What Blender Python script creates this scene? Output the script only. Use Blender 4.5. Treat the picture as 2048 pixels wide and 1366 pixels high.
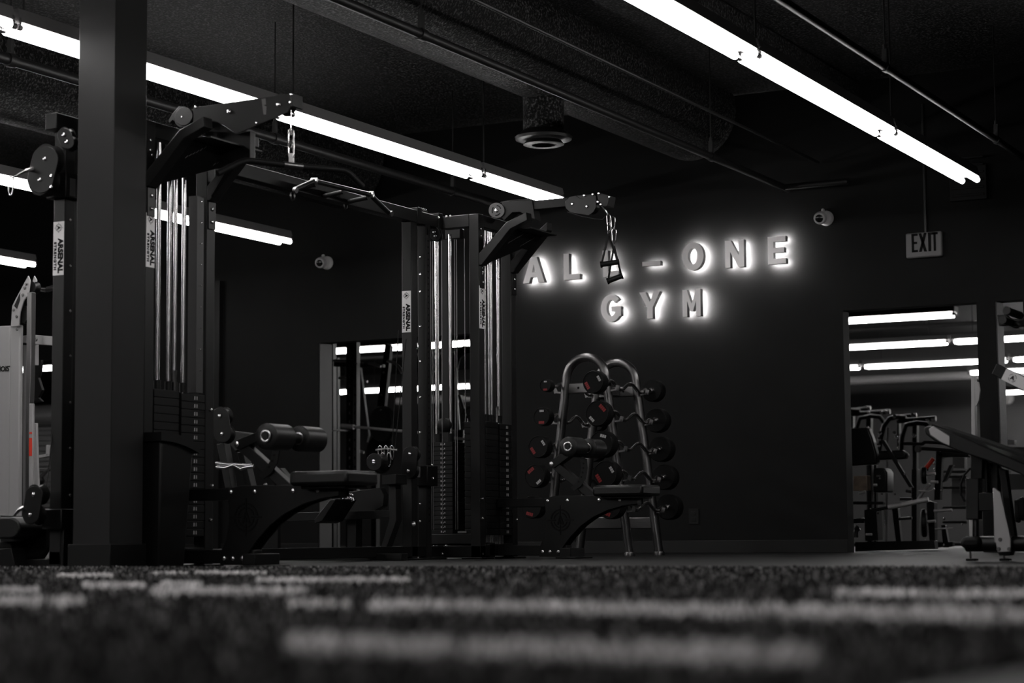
import bpy, bmesh, math, random
from mathutils import Vector, Matrix
R_ = random.Random(7)
sc = bpy.context.scene
COL = sc.collection
for o in list(bpy.data.objects): bpy.data.objects.remove(o)

# ---------------------------------------------------------------- camera
YAW, PITCH, ROLL, FPX, CAMZ = .487649, .0965542, -.0078163, 4053.6, .14
_h = Vector((-math.sin(YAW), math.cos(YAW), 0)); _r0 = Vector((math.cos(YAW), math.sin(YAW), 0)); _z = Vector((0, 0, 1))
_f = _h*math.cos(PITCH) + _z*math.sin(PITCH); _u0 = -_h*math.sin(PITCH) + _z*math.cos(PITCH)
_r = _r0*math.cos(ROLL) + _u0*math.sin(ROLL); _u = -_r0*math.sin(ROLL) + _u0*math.cos(ROLL)
CAMP = Vector((0, 0, CAMZ))
cd = bpy.data.cameras.new('camera'); cam = bpy.data.objects.new('camera', cd); COL.objects.link(cam)
m = Matrix((_r, _u, -_f)).transposed().to_4x4(); m.translation = CAMP; cam.matrix_world = m
cd.sensor_width = 36; cd.lens = FPX/2048*36; cd.clip_end = 200; cd.clip_start = .02
cd.dof.use_dof = True; cd.dof.focus_distance = 13.4; cd.dof.aperture_fstop = 2.5
sc.camera = cam
# ---------------------------------------------------------------- world, exposure
w = bpy.data.worlds.new('world'); sc.world = w; w.use_nodes = True
w.node_tree.nodes['Background'].inputs[0].default_value = (1, 1, 1, 1)
w.node_tree.nodes['Background'].inputs[1].default_value = .004
sc.view_settings.view_transform = 'Standard'; sc.view_settings.look = 'None'
sc.view_settings.exposure = 0; sc.view_settings.gamma = 1
TUBE = 28.0      # radiance of the fluorescent tubes
HALO = 420.0     # radiance of the LED strips behind the sign letters

def ray(x, y): return _f + _r*((x-1024)/FPX) - _u*((y-683)/FPX)
def PZ(x, y, z): d = ray(x, y); return CAMP + d*((z-CAMZ)/d.z)
def PY(x, y, Y): d = ray(x, y); return CAMP + d*(Y/d.y)
def PX(x, y, X): d = ray(x, y); return CAMP + d*(X/d.x)

# ---------------------------------------------------------------- materials
MAT = {}
def mat(name, col, rough=.5, metal=0, noise=None, bump=0, emit=None, spec=.5, scale=40, coat=0):
    m = bpy.data.materials.new(name); m.use_nodes = True; nt = m.node_tree; b = nt.nodes['Principled BSDF']
    if isinstance(col, (int, float)): col = (col, col*.975, col*.98)
    b.inputs['Base Color'].default_value = (*col, 1); b.inputs['Roughness'].default_value = rough
    b.inputs['Metallic'].default_value = metal; b.inputs['Specular IOR Level'].default_value = spec
    b.inputs['Coat Weight'].default_value = coat
    if emit: b.inputs['Emission Color'].default_value = (1, .985, .97, 1); b.inputs['Emission Strength'].default_value = emit
    tc = nt.nodes.new('ShaderNodeTexCoord')
    nz = nt.nodes.new('ShaderNodeTexNoise'); nz.inputs['Scale'].default_value = scale; nz.inputs['Detail'].default_value = 4
    nt.links.new(tc.outputs['Object'], nz.inputs['Vector'])
    if noise:
        mp = nt.nodes.new('ShaderNodeMapRange'); mp.inputs['From Min'].default_value = noise[2] if len(noise) > 2 else .3
        mp.inputs['From Max'].default_value = noise[3] if len(noise) > 3 else .7
        mp.inputs['To Min'].default_value = noise[0]; mp.inputs['To Max'].default_value = noise[1]
        mx = nt.nodes.new('ShaderNodeVectorMath'); mx.operation = 'SCALE'; mx.inputs[0].default_value = col
        nt.links.new(nz.outputs['Fac'], mp.inputs['Value']); nt.links.new(mp.outputs[0], mx.inputs['Scale'])
        nt.links.new(mx.outputs[0], b.inputs['Base Color'])
    else:
        mp = nt.nodes.new('ShaderNodeMapRange'); mp.inputs['To Min'].default_value = rough*.85; mp.inputs['To Max'].default_value = min(1, rough*1.15)
        nt.links.new(nz.outputs['Fac'], mp.inputs['Value']); nt.links.new(mp.outputs[0], b.inputs['Roughness'])
    if bump:
        bp = nt.nodes.new('ShaderNodeBump'); bp.inputs['Strength'].default_value = bump; bp.inputs['Distance'].default_value = .01
        nt.links.new(nz.outputs['Fac'], bp.inputs['Height']); nt.links.new(bp.outputs[0], b.inputs['Normal'])
    MAT[name] = m; return m
mat('wall_paint', .0043, .6, noise=(.8, 1.2), scale=3, spec=.12)
mat('column_paint', .0135, .55, noise=(.94, 1.06), scale=3, spec=.15)
mat('ceiling_foam', .0095, .6, noise=(.1, 12, .50, .72), scale=58, bump=1, spec=.2)
mat('pipe_black', .008, .45, spec=.3)
mat('frame_black', .0036, .38, spec=.22)
mat('frame_char', .0072, .42, spec=.25)
mat('plate_black', .0035, .5, spec=.2)
mat('rubber', .005, .55, spec=.12)
mat('vinyl', .0042, .40, bump=.1, scale=200, spec=.35)
mat('plastic_black', .004, .45, spec=.2)
mat('chrome', .50, .24, 1)
mat('steel', .14, .34, 1)
mat('satin', .62, .45, .6)
mat('bolt', .75, .25, 1)
mat('housing', .15, .5)
mat('tube', .9, .5, emit=TUBE)
mat('led', .9, .5, emit=HALO)
mat('sign_face', .62, .42, .55)
mat('sign_side', .06, .45)
mat('white_paint', .28, .35)
mat('grey_paint', .04, .45, spec=.3)
mat('sticker', .72, .45)
mat('ink', .003, .6, spec=.1)
mat('red', (.20, .004, .006), .5)
mat('red_bright', (.55, .03, .01), .5)
mat('mark_white', .40, .5)
mat('exit_face', .14, .5)
mat('camera_white', .50, .4)
mat('lens_black', .01, .15)
mat('floor_rubber', .009, .55, noise=(.6, 1.6, .35, .75), scale=160, bump=.1, spec=.18)
def turf_mat(name, col, lo, hi, pw):     # every blade of the pile has its own shade
    m = mat(name, col, .95, spec=0); nt = m.node_tree; b = nt.nodes['Principled BSDF']
    g = nt.nodes.new('ShaderNodeNewGeometry'); p = nt.nodes.new('ShaderNodeMath'); p.operation = 'POWER'; p.inputs[1].default_value = pw
    r1 = nt.nodes.new('ShaderNodeMapRange'); r1.inputs['To Min'].default_value = lo; r1.inputs['To Max'].default_value = hi
    nt.links.new(g.outputs['Random Per Island'], p.inputs[0]); nt.links.new(p.outputs[0], r1.inputs['Value'])
    sc_ = nt.nodes.new('ShaderNodeVectorMath'); sc_.operation = 'SCALE'; sc_.inputs[0].default_value = (col, col*.975, col*.98)
    nt.links.new(r1.outputs[0], sc_.inputs['Scale']); nt.links.new(sc_.outputs[0], b.inputs['Base Color'])
turf_mat('turf', .058, .3, 7., 5)
turf_mat('turf_line', .82, .35, 1.7, 1.3)
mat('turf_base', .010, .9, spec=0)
mat('wall_far', .036, .6, noise=(.9, 1.1), scale=2)
mat('aluminium', .34, .4, .8)
mat('wood', (.16, .12, .09), .5, noise=(.6, 1.4), scale=12)
mat('foam_grey', .09, .6)

# ---------------------------------------------------------------- mesh helpers
class MB:
    def __init__(s): s.bm = bmesh.new(); s.mi = 0
    def _new(s, vs, fs):
        v = [s.bm.verts.new(p) for p in vs]
        for f in fs:
            try: g = s.bm.faces.new([v[i] for i in f]); g.material_index = s.mi
            except ValueError: pass
        return s
    def box(s, x0, x1, y0, y1, z0, z1):
        return s._new([(x, y, z) for x in (x0, x1) for y in (y0, y1) for z in (z0, z1)],
                      [(0, 1, 3, 2), (4, 6, 7, 5), (0, 4, 5, 1), (2, 3, 7, 6), (0, 2, 6, 4), (1, 5, 7, 3)])
    def taper(s, a, b, z0, z1):          # a,b = (x0,x1,y0,y1) at z0 / z1
        v = [(x, y, z0) for x, y in ((a[0], a[2]), (a[1], a[2]), (a[1], a[3]), (a[0], a[3]))] + [(x, y, z1) for x, y in ((b[0], b[2]), (b[1], b[2]), (b[1], b[3]), (b[0], b[3]))]
        return s._new(v, [(3, 2, 1, 0), (4, 5, 6, 7), (0, 1, 5, 4), (1, 2, 6, 5), (2, 3, 7, 6), (3, 0, 4, 7)])
    def bar(s, p, q, w, h, up=(0, 0, 1)):   # rectangular bar between two points
        p, q = Vector(p), Vector(q); d = (q-p).normalized(); up = Vector(up)
        if abs(d.dot(up)) > .98: up = Vector((0, 1, 0))
        a = d.cross(up).normalized()*w/2; b = a.cross(d).normalized()*h/2
        v = [p-a-b, p+a-b, p+a+b, p-a+b, q-a-b, q+a-b, q+a+b, q-a+b]
        return s._new(v, [(3, 2, 1, 0), (4, 5, 6, 7), (0, 1, 5, 4), (1, 2, 6, 5), (2, 3, 7, 6), (3, 0, 4, 7)])
    def tube(s, pts, r, n=12, cap=True, closed=False):
        pts = [Vector(p) for p in pts]; N = len(pts); rings = []
        rr = r if isinstance(r, (list, tuple)) else [r]*N
        ref = None
        for i, p in enumerate(pts):
            if closed: d = (pts[(i+1) % N]-pts[i-1]).normalized()
            else: d = ((pts[min(i+1, N-1)]-p).normalized() + (p-pts[max(i-1, 0)]).normalized()).normalized() if 0 < i < N-1 else (pts[1]-pts[0] if i == 0 else pts[-1]-pts[-2]).normalized()
            if ref is None:
                ref = Vector((0, 0, 1)) if abs(d.z) < .9 else Vector((1, 0, 0))
            a = (ref - d*ref.dot(d)).normalized(); ref = a; b = d.cross(a)
            rings.append([s.bm.verts.new(p + (a*math.cos(t)+b*math.sin(t))*rr[i]) for t in [2*math.pi*k/n for k in range(n)]])
        for i in range(N-1 if not closed else N):
            A, B = rings[i], rings[(i+1) % N]
            for k in range(n):
                f = s.bm.faces.new((A[k], A[(k+1) % n], B[(k+1) % n], B[k])); f.material_index = s.mi; f.smooth = True
        if cap and not closed:
            for rg, rev in ((rings[0], True), (rings[-1], False)):
                f = s.bm.faces.new(rg[::-1] if rev else rg); f.material_index = s.mi
        return s
    def lathe(s, c, axis, prof, n=28):     # prof: (distance along the axis, radius)
        c = Vector(c); ax = Vector(axis).normalized()
        pts = [c+ax*t for t, r in prof]; rings = []
        ref = Vector((0, 0, 1)) if abs(ax.z) < .9 else Vector((1, 0, 0)); a = (ref-ax*ref.dot(ax)).normalized(); b = ax.cross(a)
        for (t, r) in prof:
            rings.append([s.bm.verts.new(c+ax*t+(a*math.cos(2*math.pi*k/n)+b*math.sin(2*math.pi*k/n))*max(r, 1e-4)) for k in range(n)])
        for i in range(len(prof)-1):
            A, B = rings[i], rings[i+1]
            for k in range(n):
                f = s.bm.faces.new((A[k], A[(k+1) % n], B[(k+1) % n], B[k])); f.material_index = s.mi; f.smooth = True
        for rg, rev in ((rings[0], True), (rings[-1], False)):
            f = s.bm.faces.new(rg[::-1] if rev else rg); f.material_index = s.mi
        return s
    def ext(s, pts, d):                    # polygon of 3-D points pushed along d
        d = Vector(d); pts = [Vector(p) for p in pts]; n = len(pts)
        s._new(pts + [p+d for p in pts], [tuple(range(n))[::-1], tuple(range(n, 2*n))] + [(i, (i+1) % n, n+(i+1) % n, n+i) for i in range(n)])
        return s
    def ring(s, c, r0, r1, t, U, V, a0=0, a1=2*math.pi, n=24):   # flat annulus sector, thickness t along U x V
        c, U, V = Vector(c), Vector(U), Vector(V); N = U.cross(V)*t
        for k in range(n):
            A, B = a0+(a1-a0)*k/n, a0+(a1-a0)*(k+1)/n
            q = [c+U*(r*math.cos(x))+V*(r*math.sin(x)) for r, x in ((r0, A), (r1, A), (r1, B), (r0, B))]
            s.ext(q, N)
        return s
    def build(s, name, material, parent=None, bevel=0, smooth=False):
        bmesh.ops.recalc_face_normals(s.bm, faces=s.bm.faces)
        me = bpy.data.meshes.new(name); s.bm.to_mesh(me); s.bm.free()
        me.set_sharp_from_angle(angle=.7)
        for mm in (material if isinstance(material, (list, tuple)) else [material]): me.materials.append(MAT[mm])
        o = bpy.data.objects.new(name, me); COL.objects.link(o)
        if smooth:
            for p in me.polygons: p.use_smooth = True
        if bevel:
            b = o.modifiers.new('bevel', 'BEVEL'); b.width = bevel; b.segments = 2; b.limit_method = 'ANGLE'; b.angle_limit = .7
        if parent:
            o.parent = parent; o.matrix_parent_inverse = parent.matrix_world.inverted()
        return o

def thing(name, label, cat, loc, group=None):
    o = bpy.data.objects.new(name, None); COL.objects.link(o); o.location = loc; o.empty_display_size = .1
    o.matrix_world = Matrix.Translation(loc)
    o['label'] = label; o['category'] = cat
    if group: o['group'] = group
    return o
def tag(o, label, cat, group=None, kind=None):
    if label: o['label'] = label
    if cat: o['category'] = cat
    if group: o['group'] = group
    if kind: o['kind'] = kind
    return o
def struct(mb, name, material, bevel=0):
    o = mb.build(name, material, None, bevel); o['kind'] = 'structure'; return o
def copy_tree(o, parent=None, delta=(0, 0, 0)):
    c = o.copy(); COL.objects.link(c)
    if parent: c.parent = parent; c.matrix_parent_inverse = o.matrix_parent_inverse.copy()
    else:
        c.location = Vector(o.location)+Vector(delta)
    for ch in list(o.children): copy_tree(ch, c)
    return c

def text_mesh(body, size, origin, rdir, udir, name, material, parent, bold=0., depth=.0015, squeeze=1., align='CENTER', space=1.):
    cu = bpy.data.curves.new('lettering', 'FONT'); cu.body = body; cu.size = size; cu.align_x = align; cu.align_y = 'CENTER'
    cu.extrude = depth; cu.offset = bold; cu.space_character = space; cu.resolution_u = 3
    t = bpy.data.objects.new('lettering', cu); COL.objects.link(t)
    dg = bpy.context.evaluated_depsgraph_get(); me = bpy.data.meshes.new_from_object(t.evaluated_get(dg))
    bpy.data.objects.remove(t); bpy.data.curves.remove(cu)
    r, u = Vector(rdir), Vector(udir); n = r.cross(u); o3 = Vector(origin)
    for v in me.vertices:
        v.co = o3 + r*(v.co.x*squeeze) + u*v.co.y + n*v.co.z
    me.materials.clear(); me.materials.append(MAT[material])
    o = bpy.data.objects.new(name, me); COL.objects.link(o)
    if parent: o.parent = parent; o.matrix_parent_inverse = parent.matrix_world.inverted()
    return o

X_, Y_, Z_ = Vector((1, 0, 0)), Vector((0, 1, 0)), Vector((0, 0, 1))

# ================================================================ SETTING
WY = 15.8; WT = .15; CEIL = 3.85; OPEN = 1.965
xo = lambda px, py=900: PY(px, py, WY).x
OL0, OL1 = xo(637, 890), xo(948, 800)
OR0, OR1 = xo(1691, 860), xo(1953, 620)
OQ0, OQ1 = xo(1990, 617), xo(2046, 607)
OW0, OW1 = -15.2, -12.6
TY0 = 7.5
b = MB()
b.box(-28, 6, TY0, 42, -.1, 0)
struct(b, 'floor', 'floor_rubber')
# turf in front of the rubber floor: backing, then the pile with its white line segments woven in
TY = 7.5
b = MB(); b.box(-28, 6, -4, TY, -.1, .012); struct(b, 'floor_turf', 'turf_base')
TIP = .024
def seg(xa, ya0, ya1, xb, yb0, yb1):      # a line segment read at the pile tips
    return [PZ(xa, ya1, TIP).xy, PZ(xb, yb1, TIP).xy, PZ(xb, yb0, TIP).xy, PZ(xa, ya0, TIP).xy]
MARKS = [seg(560, 1262, 1294, 1640, 1284, 1319), seg(735, 1195, 1213, 2300, 1212, 1241), seg(1672, 1174, 1189, 2300, 1178, 1192), seg(575, 1195, 1209, 700, 1196, 1210),
 seg(-200, 1188, 1203, 165, 1190, 1205), seg(-100, 1170, 1181, 80, 1172, 1183), seg(165, 1162, 1173, 290, 1162, 1173), seg(320, 1160, 1170, 405, 1160, 1171),
 seg(300, 1171, 1185, 615, 1171, 1184), seg(512, 1153, 1162, 820, 1152, 1161), seg(116, 1146, 1152, 226, 1145, 1152), seg(304, 1142, 1146, 376, 1142, 1146), seg(390, 1141, 1146, 533, 1141, 1146)]
def inside(p, q):
    sg = [(q[(k+1) % 4].x-q[k].x)*(p[1]-q[k].y)-(q[(k+1) % 4].y-q[k].y)*(p[0]-q[k].x) for k in range(4)]
    return all(v > 0 for v in sg) or all(v < 0 for v in sg)
M1, M2 = PZ(1690, 1376, .03).xy, PZ(2060, 1303, .03).xy      # edge of the mat at the near right
def blades():
    V, Fc, MI = [], [], []
    ux, uy = -math.sin(YAW), math.cos(YAW); rx, ry = math.cos(YAW), math.sin(YAW)
    for k in range(64000):
        d = 1.35*(9.9/1.35)**R_.random() if k % 3 == 0 else 1.35+8.5*math.sqrt(R_.random())
        l = (R_.random()*2-1)*d*.275; x, y = ux*d+rx*l, uy*d+ry*l
        if y > TY-.01: continue
        if (M2.x-M1.x)*(y-M1.y)-(M2.y-M1.y)*(x-M1.x) < 0 and d < 3: continue
        w_ = .0016+.0004*d; h = .009+R_.random()*.006; a = R_.random()*3.1416; cx_, sy_ = math.cos(a)*w_, math.sin(a)*w_
        lx, ly = (R_.random()-.5)*.008, (R_.random()-.5)*.008; n = len(V)
        V += [(x-cx_, y-sy_, .012), (x+cx_, y+sy_, .012), (x+lx+cx_*.5, y+ly+sy_*.5, .012+h), (x+lx-cx_*.5, y+ly-sy_*.5, .012+h)]
        Fc.append((n, n+1, n+2, n+3)); MI.append(1 if any(inside((x, y), q) for q in MARKS) else 0)
    me = bpy.data.meshes.new('turf_pile'); me.from_pydata(V, [], Fc)
    me.materials.append(MAT['turf']); me.materials.append(MAT['turf_line']); me.polygons.foreach_set('material_index', MI)
    o = bpy.data.objects.new('turf_pile', me); COL.objects.link(o)
    tag(o, 'dark short turf pile with white line segments across the foreground', 'turf', kind='stuff')
blades()
b = MB()
ops = [(-28, OW0), (OW1, OL0), (OL1, OR0), (OR1, OQ0), (OQ1, 6)]
for a, c in ops: b.box(a, c, WY, WY+WT, 0, CEIL)
for a, c in ((OW0, OW1), (OL0, OL1), (OR0, OR1), (OQ0, OQ1)): b.box(a, c, WY, WY+WT, OPEN, CEIL)
struct(b, 'wall_back', 'wall_paint')
# opening jambs, left sides, painted pale for light falling from the far room
for i, (x, w_) in enumerate(((OL0, .012), (OQ0, .012))):
    b = MB(); b.box(x, x+w_, WY+.01, WY+WT+.06, 0, OPEN); struct(b, 'trim_%d' % (i+1), 'grey_paint')
b = MB()
for a, c in ops[1:4]: b.box(a, c, WY-.012, WY, 0, .105)
struct(b, 'baseboard_back', 'frame_char', .003)
b = MB(); b.box(-28, 6, -4, WY, CEIL, CEIL+.1); struct(b, 'ceiling', 'ceiling_foam')
b = MB(); b.box(-28, 6, WY+WT, 42, CEIL, CEIL+.1); struct(b, 'ceiling_far_room', 'wall_far')
b = MB(); b.box(-28.1, -28, -4, 42, 0, CEIL); struct(b, 'wall_left', 'wall_paint')
b = MB(); b.box(6, 6.1, -4, 42, 0, CEIL); struct(b, 'wall_right', 'wall_paint')
b = MB(); b.box(-28, 6, 39, 39.1, 0, CEIL); struct(b, 'wall_far', 'wall_far')
b = MB(); b.box(-28, 6, -4.1, -4, 0, CEIL); struct(b, 'wall_front', 'wall_paint')
# inside corner pilaster strip on the back wall
cx = PY(444, 800, WY).x
b = MB(); b.box(cx-.10, cx+.0, WY-.05, WY, 0, 2.62); struct(b, 'trim_3', 'plate_black')
# large beams under the roof running across
b = MB()
for y in (4.5, 9.0): b.box(-28, 6, y, y+.14, CEIL-.10, CEIL)
struct(b, 'trim_5', 'ceiling_foam')
# roller shutter in the far room behind the left opening
b = MB()
for k in range(24):
    z = .02+k*.085
    b.taper((-27.5, -19, 26.0, 26.06), (-27.5, -19, 26.03, 26.06), z, z+.083)
b.tube([(-27.5, 26.1, 2.2), (-19, 26.1, 2.2)], .2, 20)
struct(b, 'door_1', 'grey_paint')

# ---------------------------------------------------------------- column
kx0, kx1 = PY(154, 400, 7.95).x, PY(227.5, 400, 7.95).x; ky1 = PX(291.5, 400, kx1).y
b = MB(); b.box(kx0, kx1, 7.95, ky1, 0, CEIL)
o = struct(b, 'trim_column', 'column_paint', .004)
b = MB(); b.box(kx0-.018, kx1+.015, 7.935, ky1+.012, 0, .125)
struct(b, 'baseboard_column', 'plate_black', .003)

# ================================================================ LIGHT FIXTURES
LZ = 2.745
def fixture(name, x, y0, y1, label, group, ax='Y', hang=True):
    t = thing(name, label, 'light', (x, y0, LZ), group)
    def P(u, v, z): return (x+v, y0+u, z) if ax == 'Y' else (x+u, y0+v, z)
    L = y1-y0
    b = MB()
    b.ext([P(.02, v, LZ+z) for v, z in ((-.070, .026), (.070, .026), (.052, .10), (-.052, .10))], Vector(P(L-.02, 0, 0))-Vector(P(.02, 0, 0)))
    b.build('housing', 'housing', t)
    for v, sh in ((-.056, 0), (.056, 0)):
        b = MB(); b.tube([P(.045, v, LZ), P(L-.045, v, LZ)], .021, 12); b.build('tube', 'tube', t)
        b = MB()
        for u in (.0, L-.05):
            b = MB(); b.tube([P(u+.004, v, LZ), P(u+.046, v, LZ)], .017, 10); b.box(x+v-.012, x+v+.012, y0+u+.012, y0+u+.03, LZ, LZ+.05)
            b.build('socket', 'chrome', t)
    if hang:
        for u in (.12,):
            b = MB(); b.tube([P(u, 0, LZ+.08), P(u, 0, {-7.0: 3.58, -10.04: 3.21}.get(x, CEIL))], .006, 6); b.build('hanger_rod', 'pipe_black', t)
    return t
rows = [-.86, -3.94, -7.0, -10.04, -12.95]
ysn = [(12.66, 14.72, 'nearest the back wall'), (10.2, 12.66, 'second from the back wall'), (7.74, 10.2, 'third from the back wall'), (5.28, 7.74, 'fourth from the back wall'), (2.82, 5.28, 'fifth from the back wall'), (.36, 2.82, 'sixth from the back wall'), (-2.1, .36, 'seventh from the back wall')]
rowlab = {-.86: 'added unseen right row', -3.94: 'row toward exit sign', -7.0: 'row over cable machine', -10.04: 'row behind cable machine', -12.95: 'far left row'}
for x in rows:
    for y0, y1, n in ysn:
        if x == -7.0 and y0 > 12: y1 = 13.98
        if x == -.86 and y0 > 5: continue  # unseen right row, added over the near part only to brighten the turf
        fixture('light_fixture', x, y0, y1, 'lit strip light, %s, %s' % (rowlab[x], n), 'hanging strip lights in rows')
far = [(23.7, -24.0, -6.55, 'top row'), (27.1, -12.6, -2.6, 'second row down'), (30.4, -21.5, -3.0, 'third row down'), (32.5, -8.85, 2, 'fourth row down'), (37.4, -10.1, 1, 'lowest row')]
def fixture_x(x0, x1, y, label):
    t = thing('light_fixture', label, 'light', (x0, y, LZ), 'strip lights in the far room')
    b = MB(); b.box(x0+.02, x1-.02, y-.09, y+.09, LZ+.035, LZ+.10); b.build('housing', 'grey_paint', t)
    for v in (-.065, .065):
        b = MB(); b.tube([(x0+.07, y+v, LZ), (x1-.07, y+v, LZ)], .026, 10); b.build('tube', 'tube', t)
        b = MB()
        for u in (x0+.01, x1-.06):
            b = MB(); b.tube([(u, y+v, LZ), (u+.05, y+v, LZ)], .016, 8); b.box(u+.01, u+.03, y+v-.01, y+v+.01, LZ, LZ+.05)
            b.build('socket', 'steel', t)
    for u in (x0+.3, x1-.3):
        b = MB(); b.tube([(u, y, LZ+.1), (u, y, CEIL)], .006, 6); b.build('hanger_rod', 'pipe_black', t)
ordn = ['leftmost', 'second from left', 'third from left', 'fourth from left', 'fifth from left', 'sixth from left', 'seventh from left', 'eighth from left']
for y, x0, x1, n in far:
    k = int(round((x1-x0)/2.45)); s = (x1-x0)/k
    for i in range(k):
        fixture_x(x0+i*s, x0+(i+1)*s, y, 'lit strip light in far room, %s, %s' % (n, ordn[i]))

# ================================================================ CEILING SERVICES
def duct(x, y0, y1, r, z, label):
    b = MB(); b.tube([(x, y0, z), (x, y1, z)], r, 40)
    return tag(b.build('air_duct', 'ceiling_foam'), label, 'duct')
d = duct(-6.60, -3, 15.75, .40, 3.72, 'speckled black round duct running above the middle row of lights')
duct(-10.1, -3, 15.75, .42, 3.62, 'speckled black round duct at the upper left behind the column')
duct(-1.6, -3, 15.75, .38, 3.78, 'speckled black round duct at the upper right corner')
t = thing('air_vent', 'black round ceiling diffuser hanging from the speckled duct', 'vent', (-6.62, 13.0, 3.05))
b = MB(); b.lathe((-6.62, 13.0, 3.08), (0, 0, 1), [(0, .15), (.35, .15)]); b.build('neck', 'ceiling_foam', t)
b = MB(); b.lathe((-6.62, 13.0, 3.0), (0, 0, 1), [(.035, .10), (.02, .17), (.03, .205), (.05, .21), (.065, .19), (.10, .15)], 40); b.build('diffuser_ring', 'frame_char', t)
b = MB()
for r in (.15, .10, .05): b.lathe((-6.62, 13.0, 2.99), (0, 0, 1), [(0, r-.012), (.004, r), (.03, r-.02), (.03, r-.03)], 36)
b.build('diffuser_cone', 'plate_black', t)
def pipe(x, z, r, y0, y1, clamps, label, rods=()):
    t = thing('ceiling_pipe', label, 'pipe', (x, y0, z))
    b = MB(); b.tube([(x, y0, z), (x, y1, z)], r, 20); b.build('pipe_run', 'pipe_black', t)
    for y in clamps:
        b = MB(); b.tube([(x, y-.03, z), (x, y+.03, z)], r*1.28, 20)
        b.box(x-.016, x+.016, y-.012, y+.012, z+r, z+r+.09); b.tube([(x, y, z+r), (x, y, z+r+.12)], .012, 8); b.build('clamp', 'pipe_black', t)
        b = MB(); b.tube([(x, y, z+r+.1), (x, y, CEIL)], .005, 6); b.build('hanger_rod', 'pipe_black', t)
    return t
yy = lambda px, py, z: PZ(px, py, z).y
x1 = PZ(1780, 141, 3.0).x
pipe(x1, 3.0, .024, -3, 15.75, [yy(1768, 135, 3.0), yy(1990, 280, 3.0)], 'slim black sprinkler pipe nearest the right, beside the right light row')
x2 = PZ(1000, 135, 3.0).x
pipe(x2, 3.0, .028, -3, 15.75, [yy(847, 68, 3.0), yy(1435, 312, 3.0)], 'long black pipe passing just under the round ceiling diffuser')
x3 = PZ(600, 292, 3.0).x
pipe(x3, 3.0, .033, -3, 15.75, [yy(22, 120, 3.0), yy(525, 280, 3.0), yy(883, 385, 3.0)], 'thick black pipe running behind the column and pulldown arm')
x4 = PZ(1200, 118, 3.2).x
b = MB(); b.tube([(x4, -3, 3.2), (x4, 15.75, 3.2)], .012, 8)
tag(b.build('conduit', 'pipe_black'), 'thin black ceiling conduit just right of the round duct', 'conduit')
b = MB(); b.box(x4+.10, x4+.35, -3, WY, 3.6, CEIL); struct(b, 'trim_4', 'ceiling_foam', .03)
# cross pipe along the wall
b = MB(); b.tube([(x2, 15.65, 3.0), (-5.2, 15.65, 3.0)], .026, 12); tag(b.build('ceiling_pipe', 'pipe_black'), 'short black pipe along the top of the back wall above the letters', 'pipe')

# ================================================================ WALL ITEMS
def wall_camera(px, py, Y, label, s=1., look=-.5):
    c = PY(px, py, Y); c.y = Y
    t = thing('security_camera', label, 'camera', c)
    b = MB(); b.lathe(c, (0, -1, 0), [(0, .062*s), (.02*s, .062*s), (.035*s, .05*s)]); b.build('mount_base', 'camera_white', t)
    b = MB(); cc = c+Vector((-.03*s, -.06*s, 0)); dr = Vector((look, -1, -.25)).normalized()
    b.lathe(cc-dr*.05*s, dr, [(0, .02*s), (.01*s, .045*s), (.04*s, .052*s), (.075*s, .052*s), (.10*s, .044*s), (.104*s, .032*s)]); b.build('camera_body', 'camera_white', t)
    b = MB(); b.lathe(cc+dr*.045*s, dr, [(0, .034*s), (.012*s, .032*s), (.02*s, .02*s)]); b.build('lens', 'lens_black', t)
    if look > -.9:
        b = MB(); b.lathe(c+Vector((-.01, -.045, .062))*s, (0, -1, 0), [(0, .012*s), (.015*s, .014*s), (.03*s, .008*s)], 12); b.build('sensor_knob', 'camera_white', t)
    return t
wall_camera(1653, 437, WY, 'small white dome camera on the black wall, between the letters and exit sign', 1, .12)
wall_camera(655, 526, WY, 'small white dome camera on the black wall, left of the letters', 1, .25)
wall_camera(2016, 797, 39, 'white dome camera on the distant grey wall in the right doorway', 1.9, .1)

# EXIT sign
c0, c1 = PY(1815, 491, WY), PY(1887, 491, WY)
zt, zb = PY(1851, 466, WY).z, PY(1851, 516, WY).z
ex = thing('exit_sign', 'off-white exit sign with dark letters high on the back wall', 'sign', ((c0.x+c1.x)/2, WY, zb))
b = MB(); b.box(c0.x, c1.x, WY-.05, WY, zb, zt); b.build('sign_body', 'exit_face', ex, .012)
def strokes(parts, ox, oz, w, h, y, sx=1):
    b = MB()
    for poly in parts: b.ext([(ox+u*w*sx, y, oz+v*h) for u, v in poly], (0, -.004, 0))
    return b
T = .15
E_ = [[(0, 0), (.34, 0), (.34, 1), (0, 1)], [(.24, .88), (.9, .88), (.9, 1), (.24, 1)], [(.24, 0), (.9, 0), (.9, .12), (.24, .12)], [(.24, .44), (.8, .44), (.8, .56), (.24, .56)]]
Xg = [[(0, 0), (.34, 0), (1, 1), (.66, 1)], [(.0, 1), (.34, 1), (1, 0), (.66, 0)]]
I_ = [[(.3, 0), (.7, 0), (.7, 1), (.3, 1)]]
T_ = [[(.33, 0), (.67, 0), (.67, 1), (.33, 1)], [(0, .88), (1, .88), (1, 1), (0, 1)]]
wtot = c1.x-c0.x
for g, u0, ww in ((E_, .17, .19), (Xg, .37, .22), (I_, .575, .19), (T_, .72, .18)):
    strokes(g, c0.x+u0*wtot, zb+.045, ww*wtot, .15, WY-.0505).build('letter', 'ink', ex)
b = MB(); b.tube([((c0.x+c1.x)/2+.01, WY-.012, zt), ((c0.x+c1.x)/2+.01, WY-.012, 3.6)], .012, 8)
tag(b.build('conduit', 'pipe_black'), 'black conduit rising from the exit sign', 'conduit')
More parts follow.
